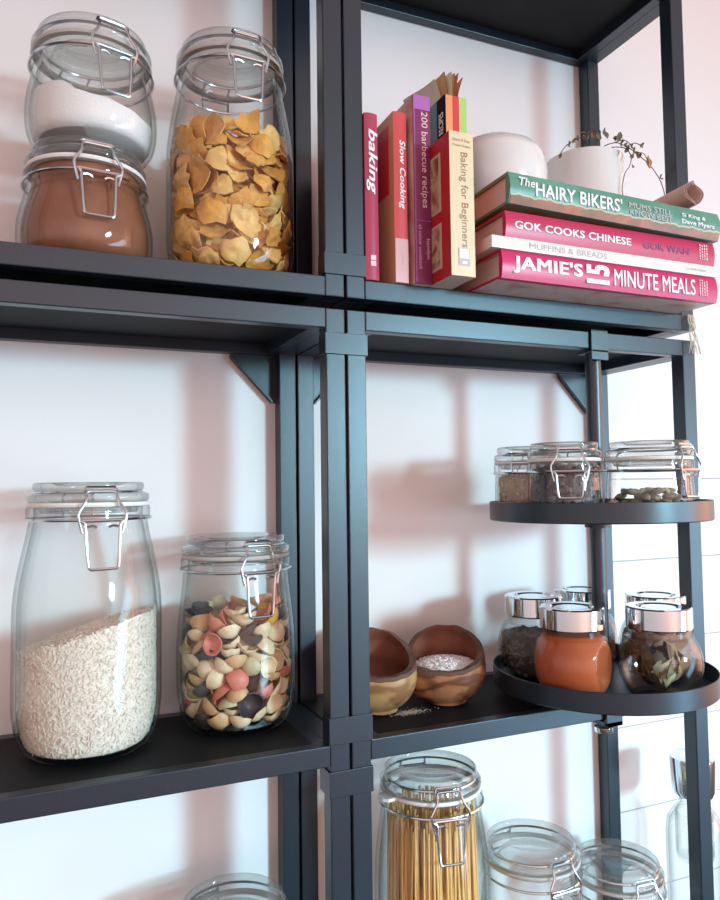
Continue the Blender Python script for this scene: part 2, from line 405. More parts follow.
def fill_mass(bm, R, H, top, k=1.0, gap=.0006, zb=.0078, n=72, rows=16, rin=None):
    """a solid body of jar contents that follows the inside of the glass up to the surface top(x, y)"""
    rf = rin or (lambda z: inner_r(R, H, z, k))
    cols = []
    for i in range(n):
        a = 2*PI*i/n; ca, sa = math.cos(a), math.sin(a)
        zt = top(rf(.03)*ca, rf(.03)*sa)
        zt = top(rf(zt)*ca, rf(zt)*sa)
        col = []
        for j in range(rows+1):
            z = zb+(zt-zb)*j/rows; r = rf(z)-gap; col.append(bm.verts.new((r*ca, r*sa, z)))
        rt = rf(zt)-gap
        for j in range(1, 10):
            r = rt*(1-j/10); col.append(bm.verts.new((r*ca, r*sa, top(r*ca, r*sa))))
        cols.append(col)
    c = bm.verts.new((0, 0, top(0, 0))); cb = bm.verts.new((0, 0, zb))
    for i in range(n):
        a, b = cols[i], cols[(i+1) % n]
        for j in range(len(a)-1): bm.faces.new((a[j], b[j], b[j+1], a[j+1]))
        bm.faces.new((a[-1], b[-1], c)); bm.faces.new((b[0], a[0], cb))

UF, MF, BF = .0221, -.3656, -.7270
# big jars -------------------------------------------------
J_RICE = (-.1990, .0795, MF); clip_jar('clip_top_jar', 'tall clip-top glass jar half full of white rice on the middle shelf', J_RICE, .0580, .2165, 11, seal='rubber_white')
J_PAST = (-.0740, .0870, MF); clip_jar('clip_top_jar', 'shorter clip-top glass jar of multicoloured pasta shells beside the middle posts', J_PAST, .0525, .1685, 24)
J_FLAK = (-.0814, .0700, UF); clip_jar('clip_top_jar', 'tall clip-top glass jar of golden cornflakes on the upper shelf', J_FLAK, .0564, .2150, 17)
J_COCO = (-.2033, .0700, UF); clip_jar('clip_top_jar', 'short clip-top glass jar of brown cocoa powder under another jar', J_COCO, .0535, .0985, 10, seal='rubber_white')
J_SUGA = (-.1990, .0700, UF+.0988); clip_jar('clip_top_jar', 'short clip-top glass jar of white sugar stacked on the cocoa jar', J_SUGA, .0522, .1000, 19)
J_SPAG = (.1035, .0560, BF); clip_jar('clip_top_jar', 'tall clip-top glass jar of spaghetti with a pale seal tab', J_SPAG, .0540, .3085, 20, seal='rubber_white')
clip_jar('clip_top_jar', 'empty clip-top glass jar standing right beside the spaghetti jar', (.2185, .0600, BF), .0540, .2180, 38)
clip_jar('clip_top_jar', 'smaller empty clip-top glass jar below the swivel pole foot', (.3400, .0740, BF), .0500, .1680, 36)
clip_jar('clip_top_jar', 'empty clip-top glass jar under the coloured pasta jar, only its lid top in view', (-.0826, .0650, BF), .0560, .2235, 30)
# tab of the seal on the spaghetti jar
for o in list(C.objects):
    if o.get('label', '').startswith('tall clip-top glass jar of spaghetti'):
        bm = bmesh.new(); az = math.radians(190)
        rd, tn = Vector((math.cos(az), math.sin(az), 0)), Vector((-math.sin(az), math.cos(az), 0))
        vs = []
        for dz in (-.0162, -.0190):
            for r, w in ((.046, .009), (.054, .008), (.0575, .004)):
                for s in (-1, 1):
                    p = rd*r+tn*(s*w); vs.append(bm.verts.new((p.x, p.y, .3085+dz)))
        bmesh.ops.convex_hull(bm, input=vs); obj('seal_tab', bm, M['rubber_white'], o, smooth=False)

# rice -----------------------------------------------------
def grain_mesh(bm, p, d, L, r, mi=0):
    d = d.normalized(); a = d.orthogonal().normalized(); b = d.cross(a)
    t0 = bm.verts.new(p-d*L/2); t1 = bm.verts.new(p+d*L/2); r1 = [], []
    for k_, f in enumerate((-.22, .22)):
        for q in range(4): r1[k_].append(bm.verts.new(p+d*L*f+(a*math.cos(q*PI/2)+b*math.sin(q*PI/2))*r))
    for q in range(4):
        q2 = (q+1) % 4
        for f in ((t0, r1[0][q2], r1[0][q]), (r1[0][q], r1[0][q2], r1[1][q2], r1[1][q]), (t1, r1[1][q], r1[1][q2])): bm.faces.new(f).material_index = mi
M['rice'] = mat('white rice', (.84, .77, .67), .5, 0, .35, var=.08, vscale=260)
M['rice2'] = mat('toasted rice grain', (.62, .50, .37), .5)
rice_top = lambda x, y: .096+.27*x-.10*y+.003*noise.noise(Vector((x*60, y*60, 0)))
bm = bmesh.new(); fill_mass(bm, .058, .2165, rice_top, gap=.0022)
rn = random.Random(4)
for i in range(9800):
    a = rn.uniform(0, 2*PI); zt = rice_top(.054*math.cos(a), .054*math.sin(a)); z = rn.uniform(.009, zt); r = inner_r(.058, .2165, z)-rn.uniform(.0012, .0026)
    e = rn.gauss(0, 1.1); d = Vector((-math.sin(a)*math.cos(e), math.cos(a)*math.cos(e), math.sin(e)))+Vector((math.cos(a), math.sin(a), 0))*rn.gauss(0, .12)
    grain_mesh(bm, Vector((r*math.cos(a), r*math.sin(a), z)), d, rn.uniform(.0034, .0050), .00072, 1 if rn.random() < .05 else 0)
for i in range(1500):
    a = rn.uniform(0, 2*PI); r = .051*math.sqrt(rn.random()); x, y = r*math.cos(a), r*math.sin(a)
    grain_mesh(bm, Vector((x, y, rice_top(x, y)+.0004)), Vector((rn.gauss(0, 1), rn.gauss(0, 1), rn.gauss(0, .25))), rn.uniform(.0036, .0052), .00075, 1 if rn.random() < .05 else 0)
o = obj('rice', bm, [M['rice'], M['rice2']], auto=60, loc=J_RICE); tag(o, 'white rice filling the lower half of the tall jar, sloping up to the right', 'rice', kind='stuff')

# cocoa and sugar -------------------------------------------
M['cocoa'] = mat('cocoa powder', (.30, .115, .062), .85, 0, .2, bump=.5, bscale=160, var=.22, vscale=45)
bm = bmesh.new(); fill_mass(bm, .0535, .0985, lambda x, y: .0815+.002*noise.noise(Vector((x*70, y*70, 3))), gap=.0005, rows=22)
o = obj('cocoa_powder', bm, M['cocoa'], loc=J_COCO); tag(o, 'brown cocoa powder filling the lower stacked jar', 'cocoa', kind='stuff')
M['sugar'] = mat('white sugar', (.88, .87, .86), .7, 0, .3, bump=.35, bscale=420)
def sugar_top(x, y):
    a = .034-.16*x+.05*y; b = .016*math.exp(-((x+.022)**2+(y+.018)**2)/.00026)
    return max(.012, a+b+.003*noise.noise(Vector((x*55, y*55, 1))))
bm = bmesh.new(); fill_mass(bm, .0522, .1000, sugar_top, gap=.0005)
o = obj('sugar', bm, M['sugar'], loc=J_SUGA); tag(o, 'white sugar heaped up in the upper stacked jar', 'sugar', kind='stuff')

# coloured pasta ---------------------------------------------
def cup_mesh(v, name, mats):
    bm = bmesh.new(); Dm, dp, th = .0208, .0074, .0013; seg, rw = 14, 6; rows = []
    rv = random.Random(v); wob = [rv.uniform(-.0010, .0010) for _ in range(seg)]
    for side in (0, 1):
        for i in range(rw):
            a = (i if side == 0 else rw-1-i)/(rw-1)
            if a == 0: rows.append([bm.verts.new((0, 0, 0 if side == 0 else th*1.2))]); continue
            r = (Dm/2-(th if side else 0)*.9)*math.sin(a*1.25)/math.sin(1.25); z = dp*(1-math.cos(a*1.25))/(1-math.cos(1.25))+(th*(1-a*.8) if side else 0)
            ring = []
            for q in range(seg):
                t = 2*PI*q/seg
                ring.append(bm.verts.new((r*math.cos(t)*1.0, r*math.sin(t)*(.88+.05*v), z+a*wob[q]+a*a*.0012*math.cos(2*t+v))))
            rows.append(ring)
    for A, B in zip(rows, rows[1:]):
        for q in range(seg):
            q2 = (q+1) % seg
            if len(A) == 1: bm.faces.new((A[0], B[q2], B[q]))
            elif len(B) == 1: bm.faces.new((A[q], A[q2], B[0]))
            else: bm.faces.new((A[q], A[q2], B[q2], B[q]))
    bmesh.ops.recalc_face_normals(bm, faces=bm.faces)
    return mesh_from(bm, name, mats, True, 60)
PC = [('cream', (.86, .70, .46), .42), ('tan', (.70, .45, .23), .14), ('black', (.055, .045, .050), .19), ('salmon pink', (.72, .24, .17), .12), ('yellow', (.85, .52, .06), .08), ('pale green', (.58, .55, .34), .05)]
pm = {}
for n_, c_, w_ in PC:
    mm = mat(n_+' pasta', c_, .45, 0, .4, var=.18, vscale=120, bump=.25, bscale=500)
    pm[n_] = [cup_mesh(v, 'pasta_shell', mm) for v in range(3)]
rn = random.Random(21)
PASTA = [(314,26,94,-52,-30,-310,0,100),(-328,214,96,65,-36,249,2,87),(94,-262,102,86,0,-51,0,90),(267,200,100,-29,64,183,1,101),(-264,-75,111,-97,0,100,2,95),(235,-157,102,-87,0,-118,2,86),(-18,296,111,94,0,-192,2,103),(-217,-355,103,-83,0,4,1,103),(374,130,87,14,-37,-102,1,87),(-389,148,102,31,-66,168,1,104),(252,-305,82,26,10,-279,2,94),(69,262,98,-69,1,-49,2,108),(-354,-225,95,-59,-32,-113,2,89),(378,-129,105,15,4,-191,2,88),(-202,331,82,15,4,5,1,92),(-73,-412,94,-58,26,-6,0,94),(402,124,183,64,12,-211,1,104),(-388,-79,142,-1,62,150,0,94),(151,-246,155,55,13,119,1,98),(92,414,159,-40,20,297,2,98),(-181,-216,143,-35,22,297,1,89),(368,49,254,163,-22,-5,0,107),(-210,165,181,-90,6,31,2,107),(127,-383,148,-26,54,258,2,92),(197,284,168,-10,-31,-273,1,109),(-318,-93,262,173,5,27,1,110),(345,-285,188,-62,40,112,0,87),(-99,424,178,35,-50,81,1,100),(-49,-285,139,-34,6,-288,2,86),(288,140,274,157,-175,-108,2,93),(-265,99,168,60,23,-135,2,92),(313,-174,220,22,-46,3,2,102),(16,258,245,84,48,227,1,91),(-339,-289,218,-8,81,3,0,100),(334,-60,222,97,91,-114,0,87),(-74,267,237,-8,64,214,1,91),(95,-287,233,76,50,-148,2,90),(316,279,249,-73,4,-299,2,94),(-444,14,202,46,47,96,1,97),(301,-189,418,-267,18,-142,0,108),(20,426,261,28,47,-20,2,110),(-124,-363,195,4,-2,36,0,86),(283,84,318,-70,-14,-249,1,99),(-174,261,305,-2,-18,69,1,88),(-231,-292,421,-236,-24,-200,2,108),(417,198,305,-58,60,289,0,97),(-341,-260,352,-20,-69,-109,0,98),(456,-21,338,-64,-2,117,1,88),(-69,400,290,49,62,-206,0,94),(-40,-248,339,235,89,13,0,91),(210,-189,369,-46,74,-245,0,97),(-284,4,244,10,-58,-103,0,92),(361,-111,304,-172,94,-201,0,106),(-22,427,416,120,-70,128,1,109),(-220,-211,236,27,-66,172,1,89),(410,7,425,83,-65,-236,1,94),(-269,319,183,-46,-57,-216,2,85),(202,-326,265,171,25,60,0,94),(-144,-363,358,-309,-1,3,0,101),(-368,-63,290,46,-13,-13,2,93),(334,-321,354,-40,-99,31,0,98),(-142,368,434,-238,14,-138,1,88),(-322,162,406,290,80,21,2,105),(263,-49,392,-52,-60,-207,2,102),(-426,127,268,42,74,113,2,93),(-105,-427,436,-288,-36,33,1,89),(223,375,280,35,38,-155,0,101),(-410,24,452,-150,23,-298,0,86),(259,43,497,-11,113,86,1,99),(-262,372,291,-56,51,-172,2,98),(-430,-101,372,31,52,11,2,87),(14,-373,296,143,254,-6,0,110),(-432,-5,344,137,1,258,1,91),(162,-236,256,37,19,29,0,94),(64,296,341,51,-59,239,0,95),(-225,-174,433,-6,176,-128,2,97),(-351,-329,555,-61,-130,-142,0,97),(-369,240,310,87,143,127,2,103),(-230,-378,480,-127,-38,28,2,98),(241,159,333,-52,-7,-38,1,102),(-420,76,451,55,-2,210,1,107),(192,-428,334,85,29,-268,0,89),(169,366,488,226,-19,-188,0,95),(160,259,611,117,-50,-213,2,106),(232,403,450,186,-226,4,2,87),(-241,82,434,-224,-32,132,0,97),(8,-266,346,29,-81,176,2,87),(207,395,526,11,65,-249,1,88),(-268,-88,394,35,36,-144,1,89),(9,-355,645,-65,-255,-74,0,88),(-303,-128,493,27,20,-308,1,100),(-10,-379,439,-161,-22,-165,1,94),(225,236,461,-177,-35,34,1,95),(-411,-177,431,-31,45,-59,2,96),(381,226,433,35,96,-309,2,109),(-3,269,504,-105,-96,55,1,102),(-244,-254,518,31,107,225,0,104),(207,207,500,2,-47,-262,0,102),(427,-131,452,19,-80,-136,2,99),(-143,-277,449,-74,44,-179,0,94),(118,294,513,157,-268,-35,2,89),(-338,213,444,156,-51,-213,2,93),(368,-253,434,16,-54,-160,2,87),(-196,177,415,-108,-15,1,2,95),(-254,-398,582,-75,65,-48,0,86),(200,355,686,-79,47,-212,1,107),(-99,425,545,-196,-71,-188,0,94),(-13,-261,498,-32,80,-211,0,102),(54,401,598,-135,134,7,2,90),(-434,-146,596,63,-32,182,2,88),(412,174,538,43,-217,79,2,98),(-250,137,539,258,-27,-149,1,86),(-266,-153,602,23,18,-224,1,93),(-377,-141,784,84,-299,85,2,102),(-457,-70,591,-223,-198,0,2,90),(110,-344,447,83,-278,102,0,97),(-168,277,434,-29,52,119,2,90),(244,-214,501,-70,22,-65,0,99),(190,-389,808,8,-266,-84,0,101),(90,-413,610,22,-25,-247,0,97),(97,-246,461,-71,-57,-270,1,102),(-85,-458,553,2,228,167,0,103),(-311,315,798,-272,-93,-44,0,107),(290,-49,500,11,44,20,0,105),(-320,312,425,39,79,66,1,97),(-174,-233,582,4,63,-113,2,97),(30,375,629,-193,19,-241,1,90),(102,429,665,44,-6,-17,1,96),(260,-341,439,31,4,-211,0,91),(-63,446,604,44,-29,62,0,90),(444,-37,555,-48,-12,177,0,88),(366,-186,627,273,62,2,0,95),(-404,227,523,68,11,104,0,95),(-120,263,999,-43,-56,-139,0,91),(321,230,742,149,-16,220,0,94),(305,292,559,-33,3,279,1,110),(159,-269,526,76,28,41,1,91),(-234,125,567,-102,48,50,1,93),(-58,-290,642,37,-32,-40,2,85),(424,131,630,127,8,-40,0,97),(-229,301,612,-80,-219,108,1,93),(-1,-471,562,4,-109,-216,1,93),(213,-154,743,77,-222,74,1,90),(-289,8,541,-18,49,205,2,102),(247,-276,616,157,-279,19,2,95),(219,-295,663,110,30,304,1,96),(-402,219,708,189,77,204,0,98),(270,194,626,38,8,8,1,86),(-157,356,521,-151,85,45,0,104),(468,50,747,107,14,-116,2,86),(-46,265,654,-65,30,17,2,101),(-4,430,903,278,15,-9,0,93),(296,68,634,-27,92,-157,0,91),(-434,70,597,50,-2,178,2,110),(-103,-430,597,-26,-42,-83,2,98),(292,91,713,-75,10,2,2,105),(-223,340,728,137,-35,174,0,100),(153,-377,577,153,-111,42,1,87),(-132,278,536,-30,18,107,2,88),(-326,-261,759,-286,1,-148,1,100),(417,-61,638,30,-7,-219,2,96),(255,-99,624,31,-75,275,1,103),(29,-331,811,-157,12,10,0,108),(120,268,745,64,-56,-187,0,100),(-256,-302,791,129,111,-95,1,91),(-221,-213,839,-100,5,106,2,108),(297,-350,901,-48,237,129,2,97),(-99,411,916,48,-20,27,0,108),(100,-299,755,30,302,-73,1,97),(-251,-61,723,-150,27,102,0,90),(422,-189,692,243,44,-116,2,87),(-227,327,605,-64,4,-118,1,96),(-163,-407,680,-31,23,12,1,89),(368,-229,944,-62,16,80,0,89),(-92,-358,753,-64,1,122,2,94),(-226,240,811,73,75,-144,2,110),(-119,400,709,55,59,72,0,97),(-336,84,758,302,49,-7,0,108),(127,288,1055,13,-11,-219,0,98),(-180,185,691,54,80,-283,1,94),(-30,-380,713,-37,-42,-302,1,90),(195,209,760,-40,15,-81,0,100),(-5,363,742,37,-12,296,2,105),(213,-236,993,19,37,129,1,86),(-99,-346,1000,13,-13,-271,2,91),(369,-233,736,45,62,262,2,104),(217,203,850,-47,-20,-211,0,85),(-194,-209,721,-79,-43,306,1,98),(294,367,878,-177,9,279,2,95),(114,248,888,-65,-87,-20,2,88),(-282,62,769,-9,48,270,1,96),(314,-60,775,-59,11,-290,0,99),(346,181,995,-19,-272,-37,0,106),(146,146,1132,-12,2,-33,2,100),(374,176,786,13,-2,-111,1,88),(408,92,974,-12,-61,0,2,96),(299,12,1031,20,-25,161,1,93),(103,439,931,107,237,10,1,100),(-265,-78,878,37,-72,-94,1,110),(202,330,1016,-308,-65,-86,0,102),(-155,291,833,12,25,157,0,109),(-249,226,959,68,23,288,1,97),(271,139,1003,42,16,255,1,109),(342,13,712,-33,-29,205,1,102),(256,-261,765,-55,-73,269,2,89),(59,324,923,-98,-39,118,0,98),(-305,-328,932,-43,90,-20,1,95),(275,88,851,-81,53,-206,0,92),(-257,298,878,-129,-82,53,0,85),(-89,-276,914,-64,18,-231,0,94),(38,-379,856,51,-35,-118,1,97),(-454,-9,745,-3,-119,243,1,99),(390,-1,937,-222,-20,79,2,96),(-155,234,1095,-56,-11,140,2,106),(431,-23,941,82,39,-119,0,93),(-400,-131,791,-22,-30,-191,0,95),(-216,155,943,158,30,-130,0,105),(164,-438,851,104,2,-276,1,87),(81,364,990,-55,12,-182,2,90),(-156,-410,846,-51,-21,-37,2,94),(-440,114,895,258,-68,31,2,106),(-221,-263,970,104,-99,163,0,100),(-182,-247,810,-54,34,-243,0,92),(-412,94,1179,-59,269,-103,2,105),(138,-299,836,-4,6,159,2,86),(219,-184,822,22,-52,273,1,86),(-37,392,1019,-27,8,-306,1,98),(299,227,1088,-24,26,-308,2,107),(403,-168,843,53,1,-215,2,94),(-375,-234,917,-97,-38,-61,0,100),(29,-437,775,36,-34,-282,2,85),(245,348,1039,-57,39,252,0,86),(279,-168,1042,-2,-1,179,2,94),(-204,296,1045,127,62,-270,1,102),(-345,184,893,-122,110,138,1,88),(-15,-426,949,51,14,309,0,100),(247,-122,897,-51,28,-164,0,97),(128,344,1135,10,2,-36,0,98),(-280,261,1147,25,0,82,1,92),(-386,-18,905,-14,-21,-116,0,96),(377,-112,977,12,43,305,0,93),(273,-346,938,-82,-10,106,2,93),(-294,162,1041,73,8,-171,0,101),(186,-350,980,29,58,-264,2,98),(63,-317,1022,-5,20,-119,1,106),(-366,-98,1006,52,-19,109,1,102),(113,-255,920,-39,28,-226,2,88),(-39,302,1087,-1,6,189,2,106),(-254,-232,1023,-6,11,283,1,106),(-345,6,985,34,34,263,0,106)]
for q in PASTA:
    if q[2] > 1010: continue
    c_ = rn.choices(PC, [w[2] for w in PC])[0][0]
    o = bpy.data.objects.new('pasta_shell', pm[c_][q[6]]); C.objects.link(o)
    o.location = (J_PAST[0]+q[0]*.97/1e4, J_PAST[1]+q[1]*.97/1e4, J_PAST[2]+q[2]/1e4); o.rotation_euler = (q[3]/100, q[4]/100, q[5]/100); s = q[7]/100*1.04; o.scale = (s, s, s)
    tag(o, 'small %s cup-shaped pasta shell inside the pasta jar' % c_, 'pasta', '%s pasta shells in the jar' % c_)
bm = bmesh.new(); lathe_out(bm, [(0, .0078), (.023, .0078), (.0235, .06), (.021, .080), (.012, .090), (0, .092)], n=40)
for v in bm.verts: v.co += Vector((noise.noise(v.co*90), noise.noise(v.co*90+Vector((5, 0, 0))), 0))*.002
M['pastamix'] = mat('pasta pieces deep in the jar', (.55, .40, .24), .6, col2=(.10, .07, .06), vscale=90)
o = obj('pasta_filling', bm, M['pastamix'], loc=J_PAST); tag(o, 'mixed pasta pieces deep in the middle of the pasta jar', 'pasta', kind='stuff')

# cornflakes --------------------------------------------------
M['flake'] = mat('golden cornflake', (.86, .43, .09), .5, 0, .35, var=.25, vscale=110, bump=.6, bscale=260)
M['flake2'] = mat('pale cornflake', (.92, .58, .20), .5, 0, .35, var=.2, vscale=110, bump=.6, bscale=260)
def flake_mesh(v, m):
    bm = bmesh.new(); L, Wd = [.0300, .0272, .0235][v], [.0235, .0208, .0178][v]; n, rw = 16, 5
    rv = random.Random(v+40); edge = [1+rv.uniform(-.22, .12) for _ in range(n)]; sh = Vector((rv.uniform(0, 9), 0, 0))
    lay = []
    for side in (0, 1):
        rows = [[None]]; 
        for i in range(rw+1):
            a = i/rw; ring = []
            for q in range(n):
                t = 2*PI*q/n; e = 1+(edge[q]-1)*a
                x, y = L/2*a*e*math.cos(t), Wd/2*a*e*math.sin(t)
                z = 1.0*(x*x+.3*y*y)/L+.0016*noise.noise(Vector((x, y, 0))*190+sh)+(.0011 if side else 0)
                if i == 0: 
                    ring = [bm.verts.new((0, 0, z))]; break
                ring.append(bm.verts.new((x, y, z)))
            rows.append(ring)
        lay.append(rows[1:])
    for side, rows in enumerate(lay):
        for A, B in zip(rows, rows[1:]):
            for q in range(n):
                q2 = (q+1) % n
                bm.faces.new((A[0], B[q], B[q2]) if len(A) == 1 else (A[q], B[q], B[q2], A[q2]))
    for q in range(n): bm.faces.new((lay[0][-1][q], lay[0][-1][(q+1) % n], lay[1][-1][(q+1) % n], lay[1][-1][q]))
    bmesh.ops.recalc_face_normals(bm, faces=bm.faces)
    return mesh_from(bm, 'cornflake', m, True, 50)
fm = [flake_mesh(v, m) for m in (M['flake'], M['flake2']) for v in range(3)]
